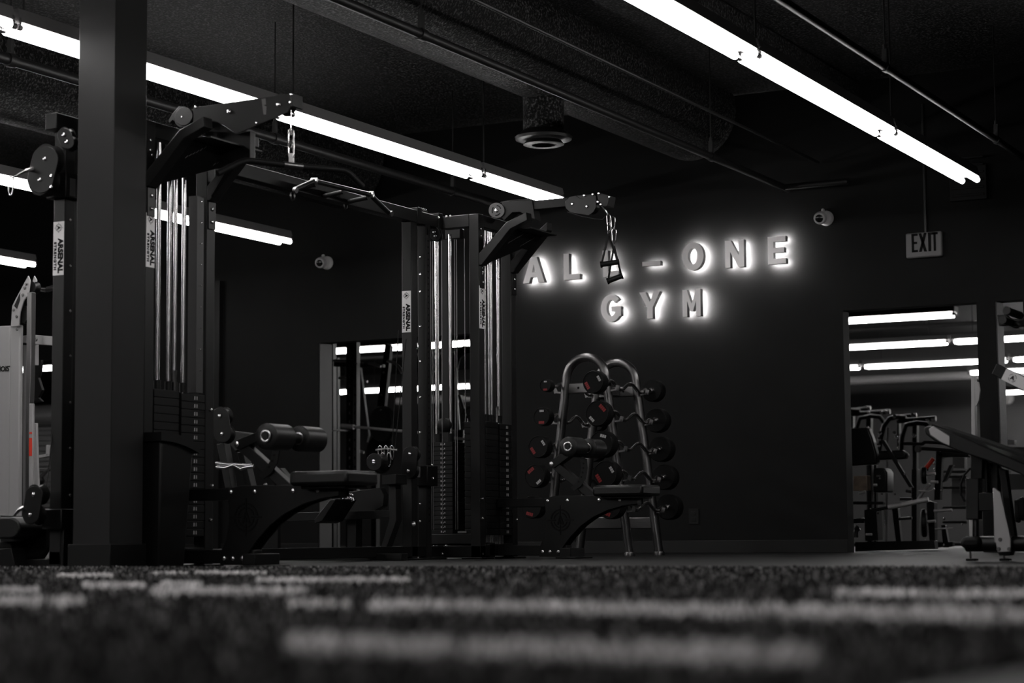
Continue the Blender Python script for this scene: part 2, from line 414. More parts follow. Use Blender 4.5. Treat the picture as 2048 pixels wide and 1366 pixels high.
b = MB(); q0, q1 = PY(1903, 405, WY), PY(1975, 330, WY); b.box(q0.x, q1.x, WY-.05, WY, q0.z, q1.z)
for k in range(6): b.box(q0.x+.02, q1.x-.02, WY-.058, WY-.05, q0.z+.03+k*.06, q0.z+.05+k*.06)
tag(b.build('wall_grille', 'plate_black', None, .003), 'black louvred grille high on the wall right of the exit sign', 'grille')
# wall outlet low on the back wall
q = PY(1388, 1033, WY); b = MB(); b.box(q.x-.045, q.x+.045, WY-.008, WY, q.z-.065, q.z+.065)
b.box(q.x-.02, q.x+.02, WY-.011, WY-.008, q.z-.04, q.z-.01); b.box(q.x-.02, q.x+.02, WY-.011, WY-.008, q.z+.01, q.z+.04)
tag(b.build('wall_outlet', 'plate_black', None, .002), 'black outlet cover low on the wall right of the barbell rack', 'outlet')

# illuminated letters: (outer, hole) outlines in a unit box
def arc(cx, cy, rx, ry, a0, a1, n=14): return [(cx+rx*math.cos(math.radians(a0+(a1-a0)*k/n)), cy+ry*math.sin(math.radians(a0+(a1-a0)*k/n))) for k in range(n+1)]
GL = {
 'A': [[(0, 0), (.28, 0), (.36, .22), (.64, .22), (.72, 0), (1, 0), (.64, 1), (.36, 1)], [(.42, .40), (.5, .72), (.58, .40)]],
 'L': [[(0, 0), (.9, 0), (.9, .2), (.3, .2), (.3, 1), (0, 1)]],
 '-': [[(0, .44), (1, .44), (1, .60), (0, .60)]],
 'O': [arc(.5, .5, .5, .52, 0, 360, 36)[:-1], arc(.5, .5, .22, .30, 0, 360, 30)[:-1]],
 'N': [[(0, 0), (.27, 0), (.27, .58), (.7, 0), (1, 0), (1, 1), (.73, 1), (.73, .42), (.3, 1), (0, 1)]],
 'E': [[(0, 0), (.95, 0), (.95, .19), (.3, .19), (.3, .41), (.86, .41), (.86, .59), (.3, .59), (.3, .81), (.95, .81), (.95, 1), (0, 1)]],
 'G': [arc(.5, .5, .5, .52, 38, 322, 30)+[(.98, .20), (.98, .55), (.52, .55), (.52, .38), (.70, .38), (.70, .27)]+arc(.5, .5, .22, .31, -40, -320, 24)],
 'Y': [[(.36, 0), (.64, 0), (.64, .42), (1.02, 1), (.71, 1), (.5, .62), (.29, 1), (-.02, 1), (.36, .42)]],
 'M': [[(0, 0), (.25, 0), (.25, .58), (.42, .2), (.58, .2), (.75, .58), (.75, 0), (1, 0), (1, 1), (.76, 1), (.5, .45), (.24, 1), (0, 1)]],
}
def loft(loops, ox, oz, w, h, y0, y1, off=0.):
    cu = bpy.data.curves.new('outline', 'CURVE'); cu.dimensions = '2D'; cu.fill_mode = 'BOTH'; cu.extrude = abs(y1-y0)/2; cu.offset = off
    for lp in loops:
        sp = cu.splines.new('POLY'); sp.points.add(len(lp)-1); sp.use_cyclic_u = True
        for k, (u, v) in enumerate(lp): sp.points[k].co = (ox+u*w, oz+v*h, 0, 1)
    t = bpy.data.objects.new('outline', cu); COL.objects.link(t)
    me = bpy.data.meshes.new_from_object(t.evaluated_get(bpy.context.evaluated_depsgraph_get()))
    bpy.data.objects.remove(t); bpy.data.curves.remove(cu)
    for v in me.vertices: v.co = Vector((v.co.x, (y0+y1)/2-v.co.z, v.co.y))
    return me
def mesh_obj(me, name, mats, parent):
    me.materials.clear()
    for q in mats: me.materials.append(MAT[q])
    o = bpy.data.objects.new(name, me); COL.objects.link(o); o.parent = parent; o.matrix_parent_inverse = parent.matrix_world.inverted(); return o
LH = PY(1536, 474, WY-.1).z-PY(1536, 529, WY-.1).z
def letter(ch, px, py, pw, label, name):
    a = PY(px, py, WY-.1); c = PY(px+pw, py, WY-.1); wd = c.x-a.x; oz = a.z
    t = thing(name, label, 'sign letter', (a.x+wd/2, WY, oz), 'backlit wall letters')
    me = loft(GL[ch], a.x, oz, wd, LH, WY-.10, WY-.045)
    me.materials.clear()
    o = mesh_obj(me, 'letter_shell', ['sign_face', 'sign_side'], t)
    for p in me.polygons: p.material_index = 0 if abs(p.normal.y) > .7 else 1
    # LED layer on the back, a little inside the outline
    b = MB()
    me2 = loft(GL[ch], a.x, oz, wd, LH, WY-.0445, WY-.0425, -.009)
    mesh_obj(me2, 'backlight', ['led'], t)
    b = MB()
    for u in (.12, .5 if ch == '-' else .15): b.tube([(a.x+wd*u, WY-.045, oz+LH*.5), (a.x+wd*u, WY, oz+LH*.5)], .004, 6)
    b.build('standoff', 'steel', t)
letter('A', 1046, 567, 43, 'backlit grey metal letter A at the left end of the wall sign', 'letter_a')
letter('L', 1127.5, 560, 36, 'backlit grey metal letter L standing right after the A', 'letter_l')
letter('L', 1206, 554, 35, 'backlit grey metal letter L behind the hanging cable handles', 'letter_l')
letter('-', 1285, 556, 36, 'backlit grey metal dash between the second L and the O', 'dash')
letter('O', 1364.5, 541, 43, 'backlit grey metal letter O right of the dash', 'letter_o')
letter('N', 1450.5, 536, 38, 'backlit grey metal letter N between the O and the E', 'letter_n')
letter('E', 1536, 529, 38, 'backlit grey metal letter E at the right end of the top line', 'letter_e')
letter('G', 1202, 644, 41, 'backlit grey metal letter G at the start of the lower line', 'letter_g')
letter('Y', 1280, 638.5, 40, 'backlit grey metal letter Y in the middle of the lower line', 'letter_y')
letter('M', 1365.5, 634, 36, 'backlit grey metal letter M at the end of the lower line', 'letter_m')

# ================================================================ CABLE MACHINE
MT = 2.34
cm = thing('cable_machine', 'large black multi-station cable machine with chrome guide rods behind the column', 'gym machine', (-6.88, 8.0, 0))
def bx(name, m, x0, x1, y0, y1, z0, z1, bev=.004, p=None): return MB().box(x0, x1, y0, y1, z0, z1).build(name, m, p or cm, bev)
def bolt(p, axis, par=None, r=.009):
    MB().lathe(p, axis, [(0, r), (.006, r), (.009, r*.6)], 10).build('bolt', 'bolt', par or cm)
BX0, BX1 = -6.955, -6.88
bx('top_beam', 'frame_char', BX0, BX1, 7.985, 11.96, MT-.085, MT)
bx('base_rail', 'frame_black', BX0, BX1, 8.06, 12.1, .02, .09)
# label plates
def label(corner, W, H, rd, ud, parent):   # corner = plate centre
    c = Vector(corner); r, u = Vector(rd), Vector(ud); n = r.cross(u)
    b = MB(); b.ext([c-r*H/2-u*W/2, c+r*H/2-u*W/2, c+r*H/2+u*W/2, c-r*H/2+u*W/2], n*.003)
    pl = b.build('label_plate', 'sticker', parent); pl['label'] = 'pale maker label'
    e = c+n*.0035
    text_mesh('ARSENAL', W*.62, e+r*H*.14+u*W*.18, r, u, 'lettering', 'ink', pl, bold=.0022, squeeze=H*.66/(W*.62*4.3))
    text_mesh('STRENGTH', W*.30, e+r*H*.14-u*W*.30, r, u, 'lettering', 'ink', pl, bold=.001, squeeze=H*.60/(W*.30*6.7), space=1.25)
    cc = e-r*H*.385
    b = MB(); rr = W*.30
    for k in range(4): b.ring(cc, rr*.80, rr*.92, .001, r, u, k*math.pi/2+.25, k*math.pi/2+1.32, 6)
    for k in range(4):
        a = k*math.pi/2; dd = r*math.cos(a)+u*math.sin(a); pp = dd.cross(n)*rr*.05
        b.ext([cc+dd*rr*.72-pp, cc+dd*rr*1.25-pp, cc+dd*rr*1.25+pp, cc+dd*rr*.72+pp], n*.001)
    b.build('emblem', 'ink', pl)
    text_mesh('A', rr*1.3, cc, r, u, 'emblem_letter', 'ink', pl, bold=.0012)
    return pl
def emblem(c, R0, par, U=X_, V=Z_, dark='ink'):   # round cut-out target with an A, facing -Y
    b = MB(); c = Vector(c)
    for k in range(4): b.ring(c, R0*.86, R0*.99, .002, U, V, k*math.pi/2+.12, k*math.pi/2+1.45, 8)
    for k in range(4): b.ring(c, R0*.60, R0*.70, .002, U, V, k*math.pi/2+.2, k*math.pi/2+1.37, 8)
    n = U.cross(V)*.002
    for k in range(4):
        a = k*math.pi/2; dd = U*math.cos(a)+V*math.sin(a); pp = U*(-math.sin(a))+V*math.cos(a)
        b.ext([c+dd*R0*.45-pp*R0*.05, c+dd*R0*1.3-pp*R0*.05, c+dd*R0*1.3+pp*R0*.05, c+dd*R0*.45+pp*R0*.05], n)
    for q in ([(-.38, -.4), (-.2, -.4), (.06, .42), (-.06, .42)], [(.38, -.4), (.2, -.4), (-.06, .42), (.06, .42)], [(-.1, -.28), (.0, -.4), (.1, -.28), (0, .05)]):
        b.ext([c+U*u*R0+V*v*R0 for u, v in q], n)
    b.build('cutout_emblem', dark, par)

# --- front adjustable tower
z0, z1 = PY(123, 550, 8.06).z, PY(123, 443, 8.06).z
tA = bx('post', 'frame_char', BX0, BX1, 8.06, 8.135, 0, MT-.085)
label((-6.9175, 8.06, (z0+z1)/2), .070, z1-z0, -Z_, X_, tA)
for py in (440, 532, 622, 712, 805, 897, 990, 1037):
    bolt(PX(139, py, -6.88), (1, 0, 0), tA, .008)
bx('post', 'frame_black', BX0+.01, BX1-.01, 8.45, 8.52, 0, MT-.085)
bx('foot_plate', 'frame_black', BX0-.05, BX1+.05, 8.0, 8.2, 0, .012)
bx('side_shield', 'frame_black', BX1-.03, BX1-.02, 8.135, 8.45, .1, 2.25, .001)
bx('foot_bracket', 'frame_black', BX1, BX1+.02, 8.06, 8.13, .0, .2)
def slab(name, m, pts, Y, th, bev=.003, par=None):     # outline read at depth Y, thickness back from it
    return MB().ext([PY(x, y, Y) for x, y in pts], (0, th, 0)).build(name, m, par or cm, bev)
def oval(px0, py0, px1, py1, r, Y, n=12):               # stadium outline through two pixel centres, radius in pixels
    a, c = Vector((px0, py0)), Vector((px1, py1)); d = (c-a).normalized(); t0 = math.atan2(d.y, d.x); o = []
    for k in range(n+1): t = t0-math.pi/2+math.pi*k/n; o.append((px1+r*math.cos(t), py1+r*math.sin(t)))
    for k in range(n+1): t = t0+math.pi/2+math.pi*k/n; o.append((px0+r*math.cos(t), py0+r*math.sin(t)))
    return o
def pulley_swivel(x0, y0, x1, y1, r, Y, th=.07):
    c = slab('pulley_housing', 'frame_black', oval(x0, y0, x1, y1, r, Y), Y, .006, .002)
    slab('pulley_cheek', 'frame_black', oval(x0, y0, x1, y1, r, Y), Y+th, .006, .002, c)
    for x, y in ((x0, y0), (x1, y1)):
        p = PY(x, y, Y+.006); rr = (PY(x+r, y, Y)-PY(x, y, Y)).length*.92
        MB().lathe(p, (0, 1, 0), [(0, rr), (.012, rr*.86), (.045, rr*.86), (th-.008, rr)], 24).build('pulley_wheel', 'plastic_black', c)
        bolt(PY(x, y, Y), (0, -1, 0), c, .011)
    return c
pulley_swivel(90, 318, 80, 360, 26, 7.93)
pulley_swivel(68, 989, 61, 1030, 17, 7.90)
pulley_swivel(128, 270, 134, 284, 14, 7.99, .05)
bx('carriage', 'frame_black', BX0-.025, BX1+.03, 8.03, 8.17, PY(130, 396, 8.05).z, PY(130, 345, 8.05).z, .006)
bx('carriage', 'frame_black', BX0-.025, BX1+.03, 8.03, 8.17, PY(100, 1060, 8.05).z, PY(100, 1018, 8.05).z, .006)
q = PX(134, 372, -6.85)
b = MB(); b.box(-6.85, -6.846, 8.06, 8.10, q.z-.045, q.z+.045); b.build('number_tag', 'foam_grey', cm)
for px_, py_ in ((103, 352), (103, 374), (71, 1023)): bolt(PY(px_, py_, 7.93), (0, -1, 0))
# --- low row station at the far left foot
slab('base_rail', 'frame_black', [(-40, 1121), (150, 1117), (150, 1135), (-40, 1138)], 8.1, .07)
slab('foot_plate', 'frame_black', [(-40, 1100), (22, 1096), (30, 1134), (-40, 1136)], 8.0, .1)
slab('row_plate', 'frame_black', [(0, 1030), (62, 1032), (85, 1060), (110, 1058), (112, 1072), (82, 1118), (28, 1120), (24, 1090), (0, 1085)], 8.2, .03)
slab('roller_pad', 'vinyl', oval(-20, 1056, 18, 1056, 22, 8.1), 8.0, .25, .01)
slab('foot_plate', 'frame_black', [(-40, 1085), (20, 1083), (24, 1096), (-40, 1098)], 8.1, .3)

# --- lat stations (near one and far one are alike)
def plate_stack(x0, x1, y0, y1, z0, z1, n, numx=None):
    b = MB(); b.box(x0+.004, x1-.004, y0+.004, y1-.004, z0, z1); st = b.build('weight_stack', 'plate_black', cm)
    h = (z1-z0)/n
    for k in range(n):
        MB().box(x0, x1, y0, y1, z0+k*h+.0015, z0+(k+1)*h-.0015).build('weight_plate', 'plate_black', st, .002)
    if numx:
        b = MB()
        for k in range(n):
            zc = z0+(k+.5)*h
            if numx == 'X':
                ym = y0+(y1-y0)*.62
                b.box(x1, x1+.0012, ym-.016, ym-.008, zc-h*.22, zc+h*.22); b.box(x1, x1+.0012, ym+.004, ym+.010, zc-h*.22, zc+h*.22); b.box(x1, x1+.0012, ym-.018, ym-.012, zc-h*.22, zc-h*.1)
            else:
                xm = x0+(x1-x0)*.60
                b.box(xm-.018, xm-.012, y0-.0012, y0, zc-h*.2, zc+h*.2); b.box(xm-.004, xm+.004, y0-.0012, y0, zc-h*.2, zc-h*.02); b.box(xm+.010, xm+.016, y0-.0012, y0, zc-h*.1, zc+h*.22)
        o = b.build('plate_numbers', 'mark_white', st)
    return st
LX = -6.59
def station(Y0, zs, seat=True):
    y1 = Y0+.53*( .87 if Y0 > 10 else 1)
    p1 = bx('post', 'frame_char', LX-.075, LX, Y0, Y0+.075, 0, MT)
    p2 = bx('post', 'frame_char', LX-.075, LX, y1, y1+.075, 0, MT-.01)
    bx('cross_beam', 'frame_char', BX1, LX-.075, Y0, Y0+.075, MT-.085, MT)
    bx('cross_beam', 'frame_black', BX1, LX-.075, y1, y1+.075, MT-.085, MT)
    bx('cross_beam', 'frame_black', LX-.07, LX-.005, Y0+.075, y1, MT-.085, MT)
    bx('cross_beam', 'frame_black', LX-.075, LX, Y0+.075, y1, .02, .10)
    bx('base_rail', 'frame_black', BX1, LX, Y0, Y0+.075, .01, .09)
    bx('foot_plate', 'frame_black', LX-.12, LX+.04, Y0-.05, Y0+.12, 0, .012)
    bx('foot_plate', 'frame_black', LX-.12, LX+.04, y1-.05, y1+.12, 0, .012)
    # folded gussets carrying the arm, with a plate between them
    prof = [(0, 1.985), (.02, 1.985), (.243, 2.215), (.372, 2.264), (.366, 2.318), (.213, 2.262), (0, 2.065)]
    for ya in (Y0+.0, y1):
        b = MB()
        b.ext([(LX+(min(x, .29) if ya == y1 else x), ya, z) for x, z in prof], (0, .075, 0))
        b.build('gusset_arm', 'frame_char', cm, .003)
        b = MB(); b.box(LX, LX+.008, ya+.005, ya+.07, 1.83, 1.98); g = b.build('gusset_bracket', 'frame_black', cm, .002)
        bolt((LX+.008, ya+.037, 1.87), (1, 0, 0), g, .010); bolt((LX+.008, ya+.037, 1.94), (1, 0, 0), g, .010)
    (xa, za), (xb, zb_), (xc, zc) = prof[1], prof[2], prof[3]
    ya, yb = Y0+.07, y1+.005; ym_ = (ya+yb)/2
    UN = .62
    f = lambda u: (LX+xa+(xb-xa)*u, za+(zb_-za)*u)
    b = MB()
    pts = [(f(.05)[0], ya, f(.05)[1]), (f(1)[0], ya, f(1)[1]), (f(1)[0], yb, f(1)[1]), (f(.05)[0], yb, f(.05)[1]), (f(.10)[0], yb-.02, f(.10)[1]), (f(UN)[0], yb-.05, f(UN)[1]), (f(UN)[0], yb-.13, f(UN)[1]), (f(.10)[0], ya+.01, f(.10)[1])]
    b.ext(pts, (-.008, 0, .007))
    b.box(LX+xb-.005, LX+xc-.01, ya, yb, zb_+.004, zb_+.012)
    hood = b.build('gusset_hood', 'frame_black', cm)
    for q0 in (ya+.09, yb-.13):
        b = MB()
        for i in range(6):
            u = .66+.05*i; b.bar((f(u)[0]+.002, q0-.05+.017*i, f(u)[1]-.002), (f(u+.06)[0]+.002, q0-.045+.017*i, f(u+.06)[1]-.002), .006, .001)
        b.build('cutout_emblem', 'foam_grey', hood)
    # guide rods
    rods = [(PX(q, 600, LX-.05).y, rr) for q, rr in (((316, .0125), (338, .0135), (350, .010), (367, .0125)) if Y0 < 10 else ((970, .009), (977.5, .008), (982.5, .009), (996.5, .013)))]
    for yr, rr in rods: MB().tube([(LX-.05, yr, .1), (LX-.05, yr, MT-.09)], rr, 14).build('guide_rod', 'chrome', cm)
    yr = PX(344 if Y0 < 10 else 990, 600, LX-.03).y
    MB().tube([(LX-.03, yr, zs+.1), (LX-.03, yr, 2.28)], .004, 6).build('cable', 'plastic_black', cm)
    ym = (Y0+.075+y1)/2
    s1 = plate_stack(LX-.17, LX-.004, Y0+.09, ym-.0, .16, zs, 18)
    s2 = plate_stack(LX-.17, LX+.004, ym+.01, y1-.012, .16, zs-.01, 18, 'X')
    # bushes on top of the stacks
    b = MB()
    for yr, rr in rods: MB().tube([(LX-.05, yr, zs), (LX-.05, yr, zs+.05)], .019, 12).build('stack_bush', 'plastic_black', cm)
    b = MB(); b.tube([(LX-.03, Y0+.30, zs), (LX-.03, Y0+.30, zs+.07), (LX-.03, Y0+.30, zs+.11)], [.008, .008, .012], 8); b.build('stack_connector', 'chrome', cm)
    # shield strip with holes at the back
    if Y0 < 10:
        b = MB(); b.box(LX-.055, LX+.002, y1-.09, y1-.03, zs, 2.0); st = b.build('shield_strip', 'grey_paint', cm)
        for k in range(9): bolt((LX+.002, y1-.06, 1.05+k*.115), (1, 0, 0), st, .004)
    if seat:
        seat_unit(Y0+.27, Y0)
    return p1, p2

def seat_unit(Y, Yp):
    o = Y-8.62
    def P(x, z): return (x, z)
    X0 = -6.216
    outline = [(-6.216, .385), (-6.10, .415), (-5.86, .412), (-5.536, .410), (-5.536, .350)]
    # concave underside curve
    cur = [(-5.536, .355), (-5.64, .345), (-5.75, .318), (-5.86, .272), (-5.95, .215), (-6.03, .140), (-6.085, .075), (-6.09, .012)]
    out = [(-6.222, .40), (-6.14, .418), (-5.536, .414)]+cur+[(-6.262, .012), (-6.262, .075), (-6.225, .145), (-6.205, .235), (-6.215, .34)]
    pl = None
    for yy_ in (Y-.05, Y+.04):
        b = MB(); b.ext([(x, yy_, z) for x, z in out], (0, .010, 0)); p_ = b.build('side_plate', 'frame_black', cm, .002)
        if pl is None: pl = p_
    yf = Y-.05
    for x, z in ((-6.195, .385), (-6.045, .385), (-5.81, .385), (-5.66, .385), (-6.235, .045), (-6.18, .045), (-6.12, .045)): bolt((x, yf, z), (0, -1, 0), pl, .012)
    emblem((-6.10, yf-.0005, .255), .075, pl)
    bx('seat_rail', 'frame_black', LX, -5.54, Y-.038, Y+.038, .345, .405)
    bx('seat_rail', 'frame_black', LX, -6.06, Y-.038, Y+.038, .02, .09)
    bx('foot_plate', 'frame_black', -6.10, -5.95, Y-.13, Y+.13, 0, .012)
    bx('foot_block', 'frame_black', -6.08, -6.0, Y-.11, Y+.11, .01, .07)
    xp0, xp1 = (PY(577, 950, Y-.15).x, PY(758, 950, Y+.15).x) if Y < 10 else (PY(1184, 990, Y-.15).x, PY(1322, 990, Y+.15).x)
    b = MB(); b.box(xp0, xp1, Y-.15, Y+.15, .408, .480); b.build('seat_pad', 'vinyl', cm, .018)
    bx('seat_base', 'frame_black', xp0+.04, xp1-.04, Y-.10, Y+.10, .392, .408)
    # knee roller lever
    dz = 0 if Y < 10 else .05
    b = MB(); b.bar((-6.165, Y, .635), (-5.86, Y, .40), .055, .055, (0, 1, 0)); b.build('lever_post', 'frame_char', cm, .003)
    b = MB(); b.bar((-6.165, Y+.06, .63), (-5.95, Y+.03, .42), .012, .06, (0, 1, 0)); b.build('lever_post', 'frame_black', cm, .003)
    b = MB(); b.ext([(x, Y-.035, z) for x, z in ((-6.185, .615), (-6.15, .605), (-5.98, .665+dz), (-5.94, .67+dz), (-5.93, .705+dz), (-5.98, .712+dz), (-6.185, .652))], (0, .07, 0)); b.build('roller_lever', 'frame_black', cm, .003)
    pts = [( -5.955, .66), (-5.945, .60), (-5.96, .54), (-5.99, .50), (-6.03, .47), (-6.0, .45), (-5.95, .48), (-5.915, .53), (-5.90, .60), (-5.905, .66)]
    b = MB(); b.ext([(x, Y-.04, z) for x, z in pts], (0, .006, 0)); qd = b.build('hole_quadrant', 'frame_black', cm)
    for x, z in ((-5.928, .63), (-5.93, .60), (-5.935, .57), (-5.945, .54), (-5.965, .51)): MB().lathe((x, Y-.0405, z), (0, -1, 0), [(0, .007), (.0008, .007)], 8).build('hole', 'ink', qd)
    bolt((-6.17, Y-.036, .632), (0, -1, 0), None, .016)
    rx, rz = (-5.842, .655) if Y < 10 else (-5.865, .728)
    if Y > 10: rx, rz = -5.94, .735
    MB().tube([(rx, Y-.256, rz), (rx, Y+.256, rz)], .019, 14).build('roller_axle', 'frame_black', cm)
    for ya in (Y-.245, Y+.045):
        r_ = MB().lathe((rx, ya, rz), (0, 1, 0), [(0, .03), (.0, .060), (.005, .066), (.170, .066), (.175, .060), (.175, .03)], 32).build('roller_pad', 'vinyl', cm)
        MB().lathe((rx, ya-.004, rz), (0, 1, 0), [(0, .034), (-.004, .033), (-.006, .027), (-.004, .021), (0, .020)], 24).build('roller_cap', 'chrome', r_)
    if Y < 10:
        b = MB(); b.bar((-5.98, Y, .68), (rx, Y, rz), .05, .05, (0, 1, 0)); b.build('roller_lever', 'frame_black', cm)
pN = station(8.355, .93)
pR = station(11.953, .93)
z0, z1 = PX(302, 535, LX).z, PX(302, 427, LX).z
label((LX, 8.3925, (z0+z1)/2), .070, z1-z0, -Z_, Y_, pN[0])
z0, z1 = PX(962, 657, LX).z, PX(962, 572, LX).z
label((LX, 11.99, (z0+z1)/2), .070, z1-z0, -Z_, Y_, pR[0])
for q in ((300, 280), (300, 300), (303, 310)): bolt(PX(q[0], q[1], LX), (1, 0, 0))
for q in ((961, 458), (961, 472), (963, 536), (963, 548), (965, 998), (965, 1037), (1033, 999), (1033, 1040), (965, 1108)): bolt(PX(q[0], q[1], LX), (1, 0, 0), None, .009)
# near pulldown arm
YA = 8.60
slab('arm_plate', 'column_paint', [(386, 215), (583, 187), (585, 207), (575, 225), (472, 268), (446, 250), (430, 242), (404, 247), (386, 254)], YA, .008, .002)
slab('arm_plate', 'column_paint', [(386, 215), (583, 187), (585, 207), (575, 225), (472, 268), (446, 250), (430, 242), (404, 247), (386, 254)], YA+.085, .008, .002)
pa = slab('pulley_housing', 'frame_char', oval(368, 231, 366, 234, 17, YA), YA-.005, .008, .002)
slab('pulley_housing', 'frame_char', [(345, 227), (357, 213), (372, 213), (382, 232), (378, 250), (362, 250), (345, 240), (339, 246), (337, 243), (338, 238)], YA+.05, .05, .002)
for x, y in ((459, 223), (558, 209), (365, 234), (392, 214), (514, 246)): bolt(PY(x, y, YA), (0, -1, 0), None, .013 if x in (459, 558) else .008)
for x, y in ((365, 234), (560, 208)):
    p = PY(x, y, YA+.01); MB().lathe(p, (0, 1, 0), [(0, .055), (.02, .048), (.055, .048), (.074, .055)], 24).build('pulley_wheel', 'plastic_black', cm)
slab('arm_box', 'frame_black', [(398, 240), (436, 244), (472, 268), (500, 262), (500, 318), (440, 330)], YA+.11, .05)
slab('scratch', 'foam_grey', [(523, 198), (531, 197), (532, 209), (527, 210), (533, 213), (532, 229), (527, 229), (525, 214)], YA-.0006, .0005, 0)
slab('end_cap', 'frame_char', [(580, 187), (584, 186), (585, 212), (581, 213)], YA-.004, .10, .002)
for q in ((583, 189), (581, 205), (585, 228)): bolt(PY(*q, YA-.005), (0, -1, 0), None, .007)
# far pulldown arm
YB = 12.20
slab('arm_bracket', 'column_paint', [(1004, 403), (1064, 400), (1070, 439), (1053, 431), (1040, 424), (1024, 425), (1008, 441), (1000, 430)], YB-.045, .09, .002)
dk = slab('indexing_disc', 'grey_paint', oval(992.5, 421, 993.5, 421, 15.5, YB), YB-.055, .008, .002)
c = PY(993, 421, YB-.0552)
b = MB()
for k in range(3): b.ring(c, .030, .038, .001, X_, Z_, k*2.094+.25, k*2.094+1.5, 8)
b.build('disc_slot', 'ink', dk); bolt(c, (0, -1, 0), dk, .013)
bx('arm_tube', 'column_paint', PY(1066, 410, YB).x, PY(1140, 405, YB).x, YB-.035, YB+.035, PY(1100, 418, YB).z, PY(1100, 400, YB).z)
ph = slab('pulley_housing', 'frame_char', [(1140, 393), (1152, 391), (1160, 397), (1166, 398), (1168, 392), (1186, 388), (1192, 392), (1192, 414), (1187, 424), (1177, 431), (1140, 425), (1131, 416), (1130, 403)], YB-.055, .008, .002)
slab('pulley_cheek', 'frame_char', [(1140, 393), (1152, 391), (1186, 388), (1192, 392), (1192, 414), (1187, 424), (1177, 431), (1140, 425), (1131, 416), (1130, 403)], YB+.045, .008, .002)
for x, y in ((1145, 408), (1174, 413), (1169, 391), (1186, 389)): bolt(PY(x, y, YB-.055), (0, -1, 0), ph, .009)
for x, y in ((1145, 408), (1175, 411)):
    MB().lathe(PY(x, y, YB-.045), (0, 1, 0), [(0, .05), (.02, .042), (.06, .042), (.085, .05)], 24).build('pulley_wheel', 'plastic_black', ph)
slab('swivel_plate', 'frame_char', [(1194, 387), (1198, 385), (1219, 391), (1215, 412), (1205, 412), (1196, 400)], YB-.06, .1, .002)
for x, y in ((1198, 387), (1219, 394), (1196, 404), (1202, 409)): bolt(PY(x, y, YB-.06), (0, -1, 0), None, .009)
pts = [PY(x, y, YB) for x, y in ((1135, 424), (1165, 433), (1190, 438), (1205, 439), (1212, 432))]
MB().tube(pts, .0035, 6).build('cable', 'plastic_black', cm)
pts = [PY(x, y, YB) for x, y in ((1001, 405), (1020, 401), (1064, 399))]
MB().tube(pts, .0035, 6).build('cable', 'plastic_black', cm)

# --- far crossover tower
tB = bx('post', 'frame_char', BX0, BX1, 11.545, 11.62, 0, MT-.085)
z0, z1 = PY(812, 665, 11.545).z, PY(812, 582, 11.545).z
label((-6.9175, 11.545, (z0+z1)/2), .068, z1-z0, -Z_, X_, tB)
tC = bx('post', 'frame_char', BX1-.055, BX1+.01, 11.72, 11.785, 0, MT-.085)
yC = 11.72
for py in (514, 549, 583, 653, 723, 794, 865, 936, 1008, 1043): bolt(PY(841, py, yC), (0, -1, 0), tC, .008)
b = MB()
for k in range(46): b.box(BX1+.0105, BX1+.0115, 11.745, 11.757, .25+k*.042, .262+k*.042)
b.build('hole_row', 'ink', tC)
bx('foot_plate', 'frame_black', BX0-.06, BX1+.06, 11.48, 11.9, 0, .012)
for x0_, y0_ in ((846, 460), (870, 468)):
    pulley_swivel(x0_-1, y0_-4, x0_+1, y0_+4, 10, 11.74 if x0_ < 860 else 11.86, .04)
pulley_swivel(820, 908, 817, 942, 15, 11.47, .06)
pulley_swivel(748, 922, 748, 926, 15, 11.2, .10)
bx('carriage', 'frame_black', BX1-.085, BX1+.04, 11.68, 11.82, PY(850, 972, 11.7).z, PY(850, 931, 11.7).z, .006)
q = PY(838, 944, 11.68); b = MB(); b.box(q.x-.011, q.x+.011, 11.677, 11.68, q.z-.035, q.z+.035); b.build('number_tag', 'foam_grey', cm)
for x, y in ((865, 931), (831, 930), (831, 958), (866, 957), (831, 961)): bolt(PY(x, y, 11.68), (0, -1, 0), None, .008)
xs0, xs1 = PY(858, 960, 12.1).x, PY(905, 960, 12.1).x
plate_stack(xs0, xs1, 12.1, 12.28, .17, .80, 20, 'Y')
for px_, r_ in ((873, .0125), (877, .006), (901, .0125)):
    x_ = PY(px_, 700, 12.17).x
    MB().tube([(x_, 12.17, .75 if r_ > .01 else .9), (x_, 12.17, 2.25)], r_, 14).build('guide_rod', 'chrome', cm)
    MB().tube([(x_, 12.17, .79), (x_, 12.17, .86)], .02, 12).build('stack_bush', 'plastic_black', cm)
for px_ in (862, 866, 884, 910, 914, 930):
    x_ = PY(px_, 700, 12.1).x; MB().tube([(x_, 12.1, .2), (x_, 12.1, 2.2)], .0035, 6).build('cable', 'steel', cm)
MB().lathe(PY(885, 850, 12.12), (0, 1, 0), [(0, .035), (.01, .05), (.05, .05), (.06, .035)], 24).build('pulley_wheel', 'plastic_black', cm)
bx('stack_cover', 'frame_black', PY(884, 700, 12.35).x, PY(897, 700, 12.35).x, 12.35, 12.37, .2, 2.25)
bx('base_rail', 'frame_black', -7.05, LX, 12.08, 12.16, .01, .11)
bx('base_cover', 'frame_char', xs0-.02, LX-.08, 12.04, 12.07, .10, .17)
bx('weight_tag', 'foam_grey', PY(915, 1063, 12.03).x, PY(932, 1063, 12.03).x, 12.032, 12.038, PY(920, 1066, 12.03).z, PY(920, 1062, 12.03).z, 0)
bx('cross_beam', 'frame_char', PY(890, 480, 12.3).x, PY(920, 480, 12.3).x, 12.3, 12.36, PY(900, 478, 12.3).z, PY(900, 458, 12.3).z)
